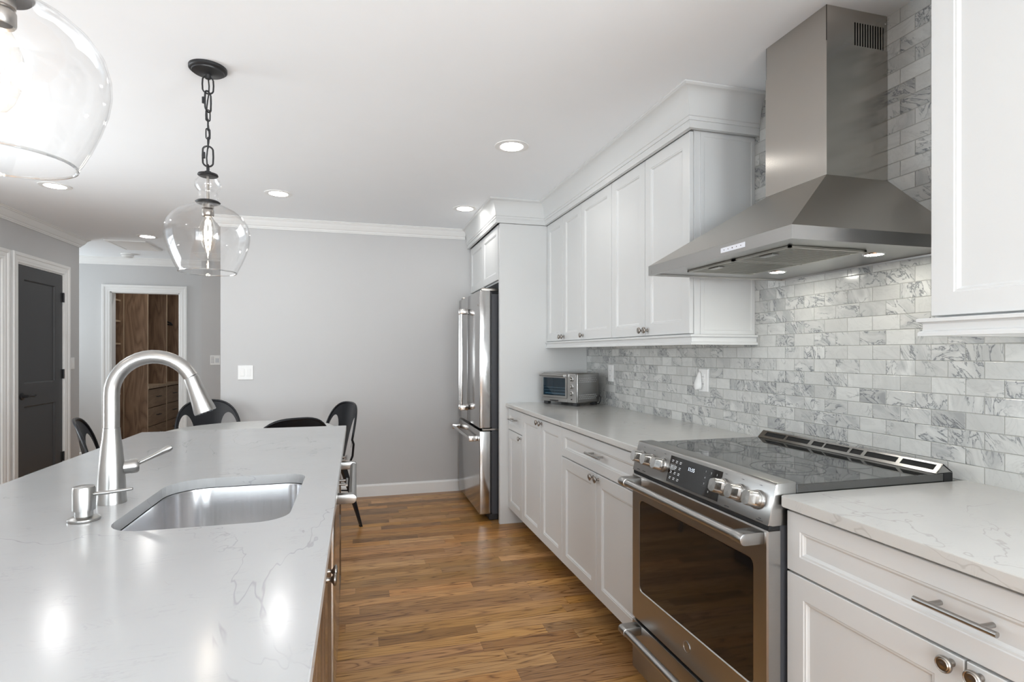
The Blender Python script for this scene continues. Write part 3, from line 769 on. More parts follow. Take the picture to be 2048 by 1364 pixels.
MB().panel(f, XUB + .03, RX - .001, UZ0 - .004, 2.266, [(0, .004), (0, 0), (.018, 0), (.020, .002)]).build('end_panel', 'cab', u)
upper_cabinet('white wall cabinet cut off by the right edge above the near counter', .30, 1.097, [(.70, 1.094, []), (.302, .70, [])], zb=1.386)

# light rails
def light_rail(label, path, z, side):
    pr = [(-.018, z + .045), (.012, z + .045), (.014, z + .043), (.014, z + .036), (.006, z + .033), (.004, z + .030), (.004, z + .014), (.010, z + .011), (.012, z + .008), (.012, z), (-.018, z)]
    o = MB().sweep(path, pr, side).build('light_rail', 'cab')
    return tag(o, label, 'moulding')
light_rail('white light rail under the row of wall cabinets left of the hood', [(XU, 4.083), (XU, 2.150), (RX - .001, 2.150)], 1.3335 - .0055, 1)
light_rail('white stepped light rail under the right-hand wall cabinet', [(RX - .001, 1.106), (XU, 1.106), (XU, .30)], 1.3355, 1)
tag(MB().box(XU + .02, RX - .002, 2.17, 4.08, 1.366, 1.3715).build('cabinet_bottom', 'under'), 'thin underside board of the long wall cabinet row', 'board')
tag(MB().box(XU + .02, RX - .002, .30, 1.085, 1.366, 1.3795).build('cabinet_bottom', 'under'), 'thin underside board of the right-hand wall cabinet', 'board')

# frieze + cove crown over the cabinets
XF = 1.002; YP = 4.066
def crown(label, path, side=1):
    z = CEIL
    pr = [(-.02, 2.268), (0, 2.268), (0, 2.300), (.004, 2.300), (.004, 2.316), (.008, 2.319)]
    for k in range(9):
        a = k / 8 * PI / 2
        pr.append((.008 + .045 * (1 - math.cos(a)), 2.321 + .106 * math.sin(a)))
    pr += [(.056, 2.430), (.060, 2.434), (.060, z - .0005), (-.02, z - .0005)]
    o = MB().sweep(path, pr, side).build('crown_moulding', 'cab', None, True, 25)
    return tag(o, label, 'moulding')
crown('white cove crown running over the refrigerator and the long row of wall cabinets', [(XF, BACKY - .002), (XF, YP), (1.386, YP), (1.386, 2.128), (RX - .001, 2.128)])
crown('white cove crown over the right-hand wall cabinet', [(RX - .001, 1.125), (1.386, 1.125), (1.386, .30)])

# refrigerator surround
fp = thing('refrigerator_surround', 'tall white panel standing between refrigerator and counter', 'panel', (1.39, 4.105, 0))
MB().box(1.037, RX - .001, 4.086, 4.125, 0, 2.267, .002).build('panel', 'cab', fp)
oc = thing('over_refrigerator_cabinet', 'small white two-door cabinet above the refrigerator', 'cabinet', (1.39, 4.66, 1.84))
MB().box(1.052, RX - .001, 4.128, 5.198, 1.835, 2.267).build('body', 'cab', oc)
for a0, a1 in [(4.135, 4.660), (4.664, 5.185)]:
    front('door', 1.032, a0, a1, 1.847, 2.262, oc, DOOR_RINGS)

# ================================================================== REFRIGERATOR
fr = thing('refrigerator', 'stainless french-door refrigerator with bottom freezer in the white surround', 'refrigerator', (1.3, 4.645, 0))
RY0, RY1, RXF = 4.194, 5.095, .905
MB().box(1.002, 1.70, RY0 + .006, RY1 - .006, .045, 1.745, .004).build('case', 'case', fr)
for nm, a0, a1, z0, z1 in [('door', RY0, 4.690, .712, 1.769), ('door', 4.696, RY1, .712, 1.769), ('freezer_drawer', RY0, RY1, .052, .690)]:
    d = MB().box(RXF, .992, a0, a1, z0, z1, .006, 3).build(nm, 'fridge', fr, True, 30)
    MB().box(.9925, 1.0015, a0 + .008, a1 - .008, z0 + .008, z1 - .008).build('gasket', 'black', d)
    if nm == 'door':
        hy = 4.652 if a0 < 4.6 else 4.734
        h = MB().cyl((RXF - .058, hy, .83), (RXF - .058, hy, 1.64), .0115, seg=18)
        for zz in (.83, 1.64):
            h.box(RXF - .071, RXF, hy - .015, hy + .015, zz - .022, zz + .022, .006)
        h.build('handle', 'chrome', d, True, 40)
    else:
        h = MB().cyl((RXF - .062, RY0 + .07, .628), (RXF - .062, RY1 - .07, .628), .0115, seg=18)
        for yy in (RY0 + .07, RY1 - .07):
            h.box(RXF - .075, RXF, yy - .016, yy + .016, .606, .650, .007)
        h.build('handle', 'chrome', d, True, 40)
for yy in (RY0 + .03, RY1 - .07):
    MB().box(.925, 1.10, yy, yy + .045, 1.770, 1.792, .005).cyl((.95, yy + .022, 1.765), (.95, yy + .022, 1.797), .014).build('hinge_cover', 'pewter', fr, True)
MB().box(.93, 1.05, RY0 - .002, RY0 + .035, .694, .708, .002).build('middle_hinge', 'pewter', fr)
MB().box(.985, 1.05, RY0 + .01, RY1 - .01, .004, .048).build('kick_plate', 'black', fr)
for yy in (RY0 + .06, RY1 - .06): MB().cyl((1.60, yy, 0), (1.60, yy, .046), .02).build('foot', 'black', fr)
MB().box(1.19, 1.23, RY0 + .002, RY0 + .02, 0, .05).build('foot', 'black', fr)
MB().box(RXF - .001, RXF + .001, 4.235, 4.27, 1.655, 1.668).build('badge', 'pewter', fr)

# ================================================================== RANGE
rg = thing('range', 'stainless slide-in range with black glass cooktop under the hood', 'range', (1.37, 1.63, 0))
GY0, GY1 = 1.250, 2.007
MB().box(1.092, 1.690, GY0 + .004, GY1 - .004, .05, .905).build('body', 'case', rg)
# control panel (slanted front)
sh = lambda a, b, d: (a, d, b)
cp = MB().prism([(1.0506, .832), (1.0769, .9405), (1.083, .9435), (1.1415, .9445), (1.1415, .83), (1.066, .83)], sh, GY0, GY1, .0025).build('control_panel', 'steel', rg, True, 30)
PN = Vector((-(.9405 - .832), 0, (1.0769 - 1.0506))).normalized()       # outward normal of slanted face
PU = Vector((1.0769 - 1.0506, 0, .9405 - .832)).normalized()
def on_panel(y, t, out=0.0):     # t: 0 bottom .. 1 top
    p = Vector((1.0506, y, .832)).lerp(Vector((1.0769, y, .9405)), t)
    return p + PN * out
ROTP = Matrix((Vector((0, -1, 0)), PU, PN)).transposed().to_4x4()        # text frame: x -> -y, y -> up the panel
for yk in (1.303, 1.378, 1.453, 1.80, 1.875, 1.95):
    c = on_panel(yk, .52)
    k = MB().lathe([(0, 0), (.0265, 0), (.0265, .007), (.0255, .009), (.024, .0095)], c, PN, 28, cap1=True)
    kb = k.build('knob', 'nickel', cp, True, 40)
    g = MB().lathe([(.0235, .0095), (.0235, .018), (.022, .022), (.021, .040), (.019, .0445), (0, .045)], c, PN, 28)
    # square off the grip: two flats
    for vtx in g.bm.verts:
        d = vtx.co - c; h = d.dot(PN)
        if h > .019:
            yv = d.y
            lim = .0115 + .0
            vtx.co.y = c.y + max(-lim - .004, min(lim + .004, yv))
    g.build('knob_grip', 'satin', kb, True, 35)
    MB().box(-.0012, .0012, -.0, .0005, 0, .01).build('pointer', 'inkb', kb).matrix_local = Matrix.Translation(c + PN * .0455 + PU * .004 - Vector(rg.location)) @ Matrix((Vector((0, 1, 0)), PN, PU)).transposed().to_4x4()
    mk = MB()
    for dy, w in ((-.004, .002), (0, .003), (.005, .002)):
        p = on_panel(yk + dy, .88, .0003); mk.cyl(p, p + PN * .0002, w * .5, seg=8)
    mk.build('marking', 'inkb', cp)
# display glass
def pl_box(y0, y1, t0, t1, h0, h1):
    m = MB()
    A = [on_panel(y, t, h) for h in (h0, h1) for (y, t) in ((y0, t0), (y1, t0), (y1, t1), (y0, t1))]
    m.rings([A[:4], A[4:]]); return m
dp = pl_box(1.470, 1.760, .08, .90, -.0005, .0012).build('display', 'ovenglass', cp)
text_obj('11:15', .017, 'led', dp, 'clock', on_panel(1.628, .66, .0014), ROTP)
for r, row in enumerate(['1', '2', '3'], 0):
    pass
keys = [['1', '2', '3'], ['4', '5', '6'], ['7', '8', '9'], ['', '0', '']]
for r in range(4):
    for c_ in range(3):
        yy = 1.550 - c_ * .028; tt = .76 - r * .175
        if keys[r][c_]: text_obj(keys[r][c_], .0085, 'inkw', dp, 'key_number', on_panel(yy, tt, .0014), ROTP)
        if not (r == 3): pl_box(yy - .009, yy + .009, tt - .072, tt - .068, .0013, .0015).build('key_line', 'inkb', dp)
for r in range(4):
    for c_ in range(3):
        yy = 1.742 - c_ * .024; tt = .76 - r * .175
        m = pl_box(yy - .006, yy + .005, tt, tt + .022, .0013, .0015)
        m2 = pl_box(yy - .004, yy + .006, tt - .045, tt - .025, .0013, .0015)
        for q in m2.bm.faces[:]: m.bm.faces.new([m.bm.verts.new(v_.co) for v_ in q.verts])
        m.build('key_legend', 'inkw', dp)
# small engraved words under the knobs
for yy, tt, w in ((1.962, .08, .02), (1.92, .08, .022), (1.425, .06, .022), (1.285, .10, .010), (1.285, .05, .026)):
    pl_box(yy - w / 2, yy + w / 2, tt, tt + .02, .0001, .0003).build('marking', 'inkb', cp)
# cooktop
MB().box(1.1425, 1.665, GY0, GY1, .905, .9375, .002).build('cooktop', 'blackglass', rg)
m = MB()
for (cx_, cy_, rr) in ((1.28, 1.44, .105), (1.28, 1.44, .07), (1.28, 1.83, .12), (1.50, 1.44, .075), (1.50, 1.83, .075), (1.40, 1.63, .05)):
    m.lathe([(rr - .0008, .93755), (rr - .0008, .9378), (rr + .0008, .9378), (rr + .0008, .93755)], (cx_, cy_, 0), seg=48)
m.build('burner_ring', 'case', rg)
# vent trim with seven slots: slotted leaning face made of bars
slots = [(1.979, 1.870), (1.859, 1.746), (1.729, 1.678), (1.671, 1.569), (1.559, 1.514), (1.500, 1.386), (1.372, 1.265)]
vt = thing('tmp', 'x', 'x')  # placeholder parent replaced below
bpy.data.objects.remove(vt)
A_, B_ = Vector((1.636, 0, .9385)), Vector((1.664, 0, .965))
def vf(t, y, d=0):
    p = A_.lerp(B_, t); n = Vector((-(B_ - A_).z, 0, (B_ - A_).x)).normalized()
    return (p.x + n.x * d, y, p.z + n.z * d)
m = MB()
def vbar(t0, t1, y0, y1):
    m.rings([[vf(t0, y0, -.0025), vf(t1, y0, -.0025), vf(t1, y0, 0), vf(t0, y0, 0)], [vf(t0, y1, -.0025), vf(t1, y1, -.0025), vf(t1, y1, 0), vf(t0, y1, 0)]])
vbar(0, .28, GY0, GY1); vbar(.82, 1, GY0, GY1)
edges = [GY1] + [q for s_ in slots for q in s_] + [GY0]
for i in range(0, len(edges), 2): vbar(.28, .82, edges[i + 1], edges[i])
m.prism([(1.664, .965), (1.70, .9395), (1.70, .936), (1.662, .962)], sh, GY0, GY1)
m.prism([(1.636, .9385), (1.664, .965), (1.70, .9395)], sh, GY0, GY0 + .003).prism([(1.636, .9385), (1.664, .965), (1.70, .9395)], sh, GY1 - .003, GY1)
vtrim = m.build('vent_trim', 'nickel', rg)
MB().box(1.666, 1.70, GY0, GY1, .905, .9375).build('rear_strip', 'dark', rg)
MB().prism([(1.641, .939), (1.663, .9595), (1.690, .9395)], sh, GY0 + .006, GY1 - .006).build('vent_inside', 'dark', vtrim)
# oven door
DX = 1.049
od = MB()
WZ0, WZ1, WY0, WY1 = .375, .728, GY0 + .055, GY1 - .055
def rrect(a0, a1, b0, b1, r, n=5):
    P = []
    for cx_, cy_, st in ((a1 - r, b1 - r, 0), (a0 + r, b1 - r, 1), (a0 + r, b0 + r, 2), (a1 - r, b0 + r, 3)):
        for k in range(n + 1):
            a = (st + k / n) * PI / 2; P.append((cx_ + r * math.cos(a), cy_ + r * math.sin(a)))
    return P
def rr_loop(a0, a1, b0, b1, r, X): return [(X, a, b) for a, b in rrect(a0, a1, b0, b1, r)]
od.rings([rr_loop(GY0, GY1, .256, .818, .004, 1.090), rr_loop(GY0, GY1, .256, .818, .004, DX + .004), rr_loop(GY0 + .004, GY1 - .004, .260, .814, .004, DX),
          rr_loop(WY0, WY1, WZ0, WZ1, .022, DX), rr_loop(WY0 + .003, WY1 - .003, WZ0 + .003, WZ1 - .003, .020, DX + .003), rr_loop(WY0 + .004, WY1 - .004, WZ0 + .004, WZ1 - .004, .02, DX + .012)])
odo = od.build('oven_door', 'steel', rg, True, 30)
MB().rings([rr_loop(WY0 + .0035, WY1 - .0035, WZ0 + .0035, WZ1 - .0035, .02, DX + .004), rr_loop(WY0 + .0035, WY1 - .0035, WZ0 + .0035, WZ1 - .0035, .02, DX + .0025)]).build('window', 'ovenglass', odo)
def range_handle(z, par, X0):
    h = MB().cyl((.990, GY0 + .022, z), (.990, GY1 - .036, z), .0135, seg=24)
    b = h.build('handle', 'nickel', par, True, 50)
    for yy0, yy1 in ((GY0 + .012, GY0 + .058), (GY1 - .072, GY1 - .026)):
        m = MB(); P = []
        for k in range(9):
            a = PI / 2 + k * PI / 8; P.append((.990 + .0165 * math.cos(a), z + .0165 * math.sin(a)))
        P += [(X0, z - .0165), (X0, z + .0165)]
        m.prism(P, sh, yy0, yy1, .002).build('bracket', 'nickel', b, True, 40)
range_handle(.797, odo, DX)
MB().lathe([(0, .0), (.0185, .0), (.0185, .002), (.016, .003), (.0155, .0022), (0, .0022)], (DX, 1.626, .322), (-1, 0, 0), 28).build('round_emblem', 'nickel', odo, True)
wd = MB().box(DX, 1.090, GY0, GY1, .058, .246, .004).build('warming_drawer', 'steel', rg, True, 30)
range_handle(.226, wd, DX)
MB().box(1.055, 1.09, GY0 + .002, GY1 - .002, .819, .831).build('shadow_gap', 'dark', rg)
MB().box(1.06, 1.09, GY0 + .002, GY1 - .002, .247, .255).build('shadow_gap', 'dark', rg)
for yy in (GY0 + .05, GY1 - .05):
    for xx in (1.15, 1.62): MB().cyl((xx, yy, 0), (xx, yy, .051), .018).build('foot', 'black', rg)

# ================================================================== HOOD
hd = thing('range_hood', 'stainless pyramid chimney hood mounted above the range', 'range hood', (1.5, 1.62, 1.598))
HX0, HX1, HY0, HY1, HZ0, HZ1 = 1.118, RX - .001, 1.241, 2.003, 1.598, 1.636
CX0, CY0, CY1, CZ0 = 1.4865, 1.497, 1.782, 1.878
m = MB()
m.rings([[(HX0, HY0, HZ1), (HX1, HY0, HZ1), (HX1, HY1, HZ1), (HX0, HY1, HZ1)], [(CX0, CY0, CZ0), (HX1, CY0, CZ0), (HX1, CY1, CZ0), (CX0, CY1, CZ0)]])
m.build('canopy', 'steel_hp', hd)
rim = MB()
rl = lambda x0, x1, y0, y1, z: [(x0, y0, z), (x1, y0, z), (x1, y1, z), (x0, y1, z)]
rim.rings([rl(HX0, HX1, HY0, HY1, HZ1 - .0003), rl(HX0, HX1, HY0, HY1, HZ0), rl(HX0 + .012, HX1 - .002, HY0 + .012, HY1 - .012, HZ0), rl(HX0 + .014, HX1 - .003, HY0 + .014, HY1 - .014, HZ0 + .006)], cap0=True, cap1=True)
rimo = rim.build('rim', 'steel', hd)
# filters
FXa, FXb = 1.205, 1.485
for i, (a, b) in enumerate(((1.345, 1.592), (1.600, 1.865))):
    m = MB(); z = HZ0 + .003
    m.box(FXa, FXa + .008, a, b, z - .004, z + .002).box(FXb - .008, FXb, a, b, z - .004, z + .002).box(FXa, FXb, a, a + .008, z - .004, z + .002).box(FXa, FXb, b - .008, b, z - .004, z + .002)
    n = 17
    for k in range(n):
        yy = a + .012 + (b - a - .024) * k / (n - 1)
        m.box(FXa + .008, FXb - .008, yy - .0038, yy + .0022, z - .0035, z - .001)
    fo = m.build('baffle_filter', 'filt', hd)
    MB().box(FXa + .008, FXb - .008, a + .008, b - .008, z + .0011, z + .0018).build('mesh_back', 'dark', fo)
    MB().box(FXa + .02, FXa + .045, (a + b) / 2 - .03, (a + b) / 2 + .03, z - .008, z - .004, .001).build('latch', 'nickel', fo)
for yy, xx in ((1.808, 1.563), (1.401, 1.576)):
    r = MB().lathe([(.026, 0), (.028, -.003), (.033, -.003), (.034, 0)], (xx, yy, HZ0 + .006), seg=28).build('lamp_ring', 'chrome', hd, True)
    MB().lathe([(0, 0), (.026, 0)], (xx, yy, HZ0 + .004), seg=28).build('lamp_lens', 'hoodlamp', r)
kp = MB().box(HX0 - .0012, HX0 + .001, 1.427, 1.542, 1.609, 1.6245, .0005).build('key_strip', 'key', rimo)
m = MB()
for k in range(5): m.cyl((HX0 - .0012, 1.445 + k * .020, 1.617), (HX0 - .0016, 1.445 + k * .020, 1.617), .0016 if k != 2 else .0022, seg=10)
m.build('button', 'inkb', kp)
MB().cyl((HX0 + .001, 1.982, 1.611), (HX0 - .0008, 1.982, 1.611), .005, seg=16).build('badge', 'nickel', rimo)
MB().box(CX0, HX1, CY0, CY1, CZ0, 2.32, .001).build('chimney', 'steel_h', hd)
uc = MB()
x0, x1, y0, y1 = CX0 + .002, HX1, CY0 + .002, CY1 - .002
uc.box(x0, x0 + .0015, y0, y1, 2.3195, CEIL - .001)
uc.box(x0, x1, y1 - .0015, y1, 2.3195, CEIL - .001)
# near face with slot openings
sx = [1.603 + k * (1.727 - 1.603) / 11.5 for k in range(12)]
uc.box(x0, sx[0], y0, y0 + .0015, 2.3195, CEIL - .001).box(sx[-1] + .0055, x1, y0, y0 + .0015, 2.3195, CEIL - .001)
uc.box(sx[0], sx[-1] + .0055, y0, y0 + .0015, 2.3195, 2.3205).box(sx[0], sx[-1] + .0055, y0, y0 + .0015, 2.398, CEIL - .001)
for a, b in zip(sx[:-1], sx[1:]): uc.box(a + .0055, b, y0, y0 + .0015, 2.3205, 2.398)
uco = uc.build('chimney_extension', 'steel_h', hd)
MB().box(x0 + .01, x1 - .002, y0 + .02, y0 + .025, 2.32, 2.43).build('duct', 'dark', uco)
MB().lathe([(0, .002), (.003, .002), (.004, 0)], (x1 - .008, y0, 2.413), (0, -1, 0), 10).build('screw', 'nickel', uco)

# ================================================================== TOASTER OVEN (local, front = -y)
to = thing('toaster_oven', 'stainless toaster oven standing on the counter in the corner', 'toaster oven')
TW, TD, Z0_, Z1_ = .175, .125, .020, .232
MB().box(-TW, TW, -TD + .012, TD, Z0_, Z1_, .010, 3).build('body', 'steel', to, True, 40)
ff = MB().box(TW - .085, TW - .002, -TD, -TD + .014, Z0_ + .004, Z1_ - .004, .003).box(-TW + .002, TW - .085, -TD, -TD + .014, Z0_ + .004, Z0_ + .030, .002)
fo = ff.build('front_panel', 'steel', to)
dr = MB()
a0, a1, b0, b1 = -TW + .004, TW - .088, Z0_ + .034, Z1_ - .006
for bx in ((a0, a0 + .016, b0, b1), (a1 - .016, a1, b0, b1), (a0 + .016, a1 - .016, b0, b0 + .014), (a0 + .016, a1 - .016, b1 - .030, b1)):
    dr.box(bx[0], bx[1], -TD, -TD + .010, bx[2], bx[3])
dro = dr.build('door', 'steel', to)
MB().box(a0 + .016, a1 - .016, -TD + .003, -TD + .006, b0 + .014, b1 - .030).build('window', 'ovenwin', dro)
MB().box(a0 + .01, a1 - .01, -TD + .0105, -TD + .0115, b0 + .01, b1 - .02).build('interior', 'heat', to)
MB().cyl((a0 + .006, -TD - .022, b1 - .012), (a1 - .006, -TD - .022, b1 - .012), .009, seg=14).box(a0 + .01, a0 + .022, -TD - .02, -TD, b1 - .018, b1 - .006).box(a1 - .022, a1 - .01, -TD - .02, -TD, b1 - .018, b1 - .006).build('handle', 'nickel', dro, True, 40)
m = MB()
for zz in (.105, .125): m.cyl((a0 + .02, -TD + .0085, zz), (a1 - .02, -TD + .0085, zz), .0018, seg=6)
m.box(a0 + .03, a1 - .02, -TD + .0075, -TD + .0100, .078, .086)
m.build('rack', 'inkw', to)
for zz in (.190, .138, .088):
    MB().lathe([(0, 0), (.019, 0), (.019, .003), (.0135, .005), (.012, .018), (.010, .020), (0, .020)], (TW - .042, -TD, zz), (0, -1, 0), 20).build('knob', 'nickel', fo, True, 40)
MB().lathe([(0, 0), (.005, 0), (.005, .003), (0, .004)], (TW - .042, -TD, .048), (0, -1, 0), 12).build('button', 'black', fo, True)
MB().box(-.075, .0, -TD - .012, -TD + .003, Z0_ + .008, Z0_ + .016, .003).build('crumb_tray_grip', 'black', fo)
m = MB()
for zz in (.078, .196):
    for r in range(3):
        for k in range(10):
            yy = -.090 + k * .019 + (r % 2) * .010
            m.box(TW - .0005, TW + .0004, yy - .0055, yy + .0055, zz - r * .013 - .0016, zz - r * .013 + .0016)
m.build('vent_slot', 'inkw', to)
for xx in (-TW + .03, TW - .03):
    for yy in (-TD + .035, TD - .03): MB().box(xx - .022, xx + .022, yy - .016, yy + .016, 0, .022, .004).build('foot', 'black', to)
MB().tube([(TW - .06, TD - .004, .06), (TW - .055, TD + .014, .055), (TW - .02, TD + .015, .070), (TW + .010, TD + .004, .055), (TW + .012, TD - .004, .030), (TW - .01, TD + .008, .006), (TW - .06, TD + .010, .006)], .0035, 8).build('power_cord', 'black', to, True)
to.rotation_euler = (0, 0, math.radians(-64.7)); to.location = (1.513, 3.8625, .9145)

# ================================================================== OUTLETS, SWITCHES
def plate(name, fn, a0, a1, z0, z1, label, cat, kind):
    """wall plate; fn(a,z,out)"""
    ca, cz_ = (a0 + a1) / 2, (z0 + z1) / 2
    t = thing(name, label, cat, fn(ca, cz_, 0))
    MB().panel(lambda a, b, d: fn(a, b, .0065 - d), a0, a1, z0, z1, [(0, .0062), (0, .002), (.002, 0), (.01, 0)]).build('cover_plate', 'white', t)
    if kind == 'rockers':
        w = (a1 - a0); n = 2
        for k in range(n):
            c = a0 + w * (.30 + .40 * k)
            MB().panel(lambda a, b, d: fn(a, b, .0085 - d), c - .016, c + .016, cz_ - .032, cz_ + .032, [(0, .003), (0, .0015), (.0015, 0)]).build('rocker_switch', 'white', t)
            MB().box(0, 1, 0, 1, 0, 1).build('x', 'white') if False else None
    elif kind == 'rocker':
        MB().panel(lambda a, b, d: fn(a, b, .0085 - d), ca - .016, ca + .016, cz_ - .032, cz_ + .032, [(0, .003), (0, .0015), (.0015, 0)]).build('rocker_switch', 'white', t)
    elif kind == 'outlet':
        for dz in (-.019, .019):
            r = MB().panel(lambda a, b, d: fn(a, b, .008 - d), ca - .0165, ca + .0165, cz_ + dz - .014, cz_ + dz + .014, [(0, .0025), (0, .001), (.001, 0)]).build('receptacle', 'white', t)
            m = MB()
            for da in (-.006, .006):
                p = [fn(ca + da + sa * .0009, cz_ + dz + sz * .004, h) for h in (.0079, .0083) for sa, sz in ((-1, -1), (1, -1), (1, 1), (-1, 1))]
                m.rings([p[:4], p[4:]])
            m.build('slot', 'inkb', r)
    elif kind == 'thermostat':
        m = MB()
        for k in range(5):
            zz = z1 - .022 - k * .016
            for aa in (a0 + .018, a0 + .034):
                p = [fn(aa + sa * .005, zz + sz * .0022, h) for h in (.0063, .0075) for sa, sz in ((-1, -1), (1, -1), (1, 1), (-1, 1))]; m.rings([p[:4], p[4:]])
        m.build('button', 'case', t)
        MB().panel(lambda a, b, d: fn(a, b, .0085 - d), ca + .002, a1 - .012, cz_ - .03, cz_ + .02, [(0, .003), (0, .0015), (.0015, 0)]).build('keypad', 'inkw', t)
    return t
FR = lambda a, z, o: (RX - o, a, z)
FB = lambda a, z, o: (a, BACKY - o, z)
plate('wall_outlet', FR, 3.612, 3.690, 1.088, 1.206, 'white outlet plate on the marble tile by the toaster oven', 'outlet', 'outlet')
plate('wall_outlet', FR, 2.505, 2.585, 1.090, 1.208, 'white outlet plate on the marble tile with a plug-in fitted', 'outlet', 'outlet')
ns = thing('plug_in_night_light', 'white teardrop plug-in on the marble tile outlet', 'night light', (RX - .03, 2.572, 1.14))
m = MB(); P = []
loops = []
for t_, hw in ((0, .002), (.012, .010), (.035, .015), (.060, .021), (.078, .022), (.090, .016), (.096, .003)):
    zc = 1.194 - t_
    loops.append([(RX - .0085 - .030 * (.35 + .65 * min(1, t_ / .06)) * (.5 - .5 * math.cos(2 * PI * k / 16)) , 2.566 + hw * 1.25 * math.sin(2 * PI * k / 16), zc) for k in range(16)])
m.rings(loops).build('shade', 'white', ns, True, 60)
MB().box(RX - .0115, RX - .0087, 2.560, 2.590, 1.100, 1.165, .001).build('plug', 'white', ns)
plate('light_switch', FB, -.972, -.853, 1.063, 1.184, 'double white rocker switch on the grey back wall', 'light switch', 'rockers')
plate('light_switch', lambda a, z, o: (LX + o, a, z), 6.430, 6.512, 1.130, 1.245, 'single white switch beside the charcoal door', 'light switch', 'rocker')
plate('thermostat', lambda a, z, o: (a, 7.2 - o, z), -1.640, -1.535, 1.150, 1.262, 'white keypad on the narrow wall left of the grey wall corner', 'thermostat', 'thermostat')

# ================================================================== ISLAND
IX0, IX1, IY0, IY1 = -.988, -.053, .30, 3.04
# top with sink cut-out
def sink_outline(off=0.0, n=7):
    x0, x1, y0, y1 = -.523 - off, -.152 + off, 1.357 - off, 1.873 + off
    P = []
    for cx_, cy_, r, st in ((x1, y1, .06, 0), (x0, y1, .11, 1), (x0, y0, .085, 2), (x1, y0, .07, 3)):
        r += off
        sx_, sy_ = (1 if st in (0, 3) else -1), (1 if st in (0, 1) else -1)
        ox, oy = cx_ - sx_ * r, cy_ - sy_ * r
        for k in range(n + 1):
            a = (st + k / n) * PI / 2; P.append((ox + r * math.cos(a), oy + r * math.sin(a)))
    return P
m = MB(); bm = m.bm
so = sink_outline()
outer = [(IX1, IY1), (IX0, IY1), (IX0, IY0), (IX1, IY0)]
nq = len(so) // 4
zt, zb = .914, .886
St = [bm.verts.new((x, y, zt)) for x, y in so]; Sb = [bm.verts.new((x, y, zb)) for x, y in so]
Ot = [bm.verts.new((x - (.002 if x > -.5 else -.002), y - (.002 if y > 1 else -.002), zt)) for x, y in outer]
Om = [bm.verts.new((x, y, zt - .002)) for x, y in outer]; On = [bm.verts.new((x, y, zb + .002)) for x, y in outer]
Ob = [bm.verts.new((x - (.002 if x > -.5 else -.002), y - (.002 if y > 1 else -.002), zb)) for x, y in outer]
for O_, S_ in ((Ot, St), (Ob, Sb)):
    for q in range(4):
        seg_ = S_[q * nq:(q + 1) * nq]
        bm.faces.new([O_[q]] + seg_[::-1])
        nxt = S_[((q + 1) * nq) % len(S_)]
        bm.faces.new([O_[q], seg_[-1], nxt, O_[(q + 1) % 4]][::1])
for A, B in ((Ot, Om), (Om, On), (On, Ob)):
    for i in range(4): bm.faces.new((A[i], A[(i + 1) % 4], B[(i + 1) % 4], B[i]))
for i in range(len(St)): bm.faces.new((St[i], Sb[i], Sb[(i + 1) % len(St)], St[(i + 1) % len(St)]))
tag(m.build('island_countertop', 'quartz'), 'white veined quartz top of the island with sink cut-out', 'countertop')
# sink bowl (undermount)
sk = thing('sink', 'stainless undermount sink bowl set in the island', 'sink', (-.337, 1.615, .70))
lp = lambda off, z: [(x, y, z) for x, y in sink_outline(off)]
m = MB().rings([lp(.012, .884), lp(-.003, .8845), lp(-.004, .880), lp(-.010, .72), lp(-.020, .695), lp(-.045, .685), lp(-.06, .684), lp(-.06, .682), lp(-.04, .683), lp(-.010, .692), lp(.0, .72), lp(.006, .878), lp(.012, .8825)], False, False)
m.build('bowl', 'sinksteel', sk, True, 50)
MB().rings([lp(-.058, .6835), lp(-.13, .681)], False, True).build('bowl_floor', 'sinksteel', sk)
MB().lathe([(.0, .001), (.034, .0035), (.042, .0035), (.044, .001)], (-.337, 1.64, .6822), seg=24).build('drain', 'nickel', sk, True)

# faucet
fx, fy = -.597, 1.633
fa = thing('faucet', 'brushed nickel high-arc pull-down kitchen faucet on the island', 'faucet', (fx, fy, .914))
MB().lathe([(0, 0), (.0325, 0), (.0325, .003), (.0310, .020), (.0300, .055), (.0275, .095), (.0235, .140), (.0200, .165), (.0182, .187), (.0182, .189)], (fx, fy, .914), seg=36).build('body', 'nickel', fa, True, 60)
pts = [(fx, fy, 1.1035), (fx, fy, 1.13), (fx, fy, 1.16), (fx, fy, 1.185)]
AR = .0945; acx, acz = fx + AR, 1.188
for k in range(1, 17):
    a = PI - k * (PI * .855) / 16; pts.append((acx + AR * math.cos(a), fy, acz + AR * math.sin(a)))
ex, ez = pts[-1][0], pts[-1][2]
MB().tube(pts, .0175, 24).build('spout', 'nickel', fa, True, 60)
dirv = Vector((.034, 0, -.092)).normalized()
p0 = Vector((ex, fy, ez)) 
sh_ = MB().lathe([(.0172, .0005), (.0178, .004), (.0190, .03), (.0235, .070), (.0265, .092), (.0265, .098), (.0245, .0995), (.0, .0985)], p0, dirv, 32, cap0=True).build('spray_head', 'nickel', fa, True, 50)
pr_ = MB()
q = p0 + dirv * .100
for k in range(10):
    a = 2 * PI * k / 10; u_ = dirv.cross(Vector((0, 1, 0))); 
    c = q + (u_ * math.cos(a) + Vector((0, 1, 0)) * math.sin(a)) * .016
    pr_.cyl(c - dirv * .001, c + dirv * .0015, .0022, seg=8)
pr_.build('spray_nozzle', 'case', sh_, True)
bn = Vector((-.9, -.25, -.35)).normalized(); bc = p0 + dirv * .035 + Vector((-.0215, -.006, -.006))
bt = MB().lathe([(0, .004), (.006, .003), (.007, 0)], (0, 0, 0), (0, 0, 1), 16)
for v_ in bt.bm.verts: v_.co.y *= 2.2
bo = bt.build('spray_button', 'case', sh_, True); 
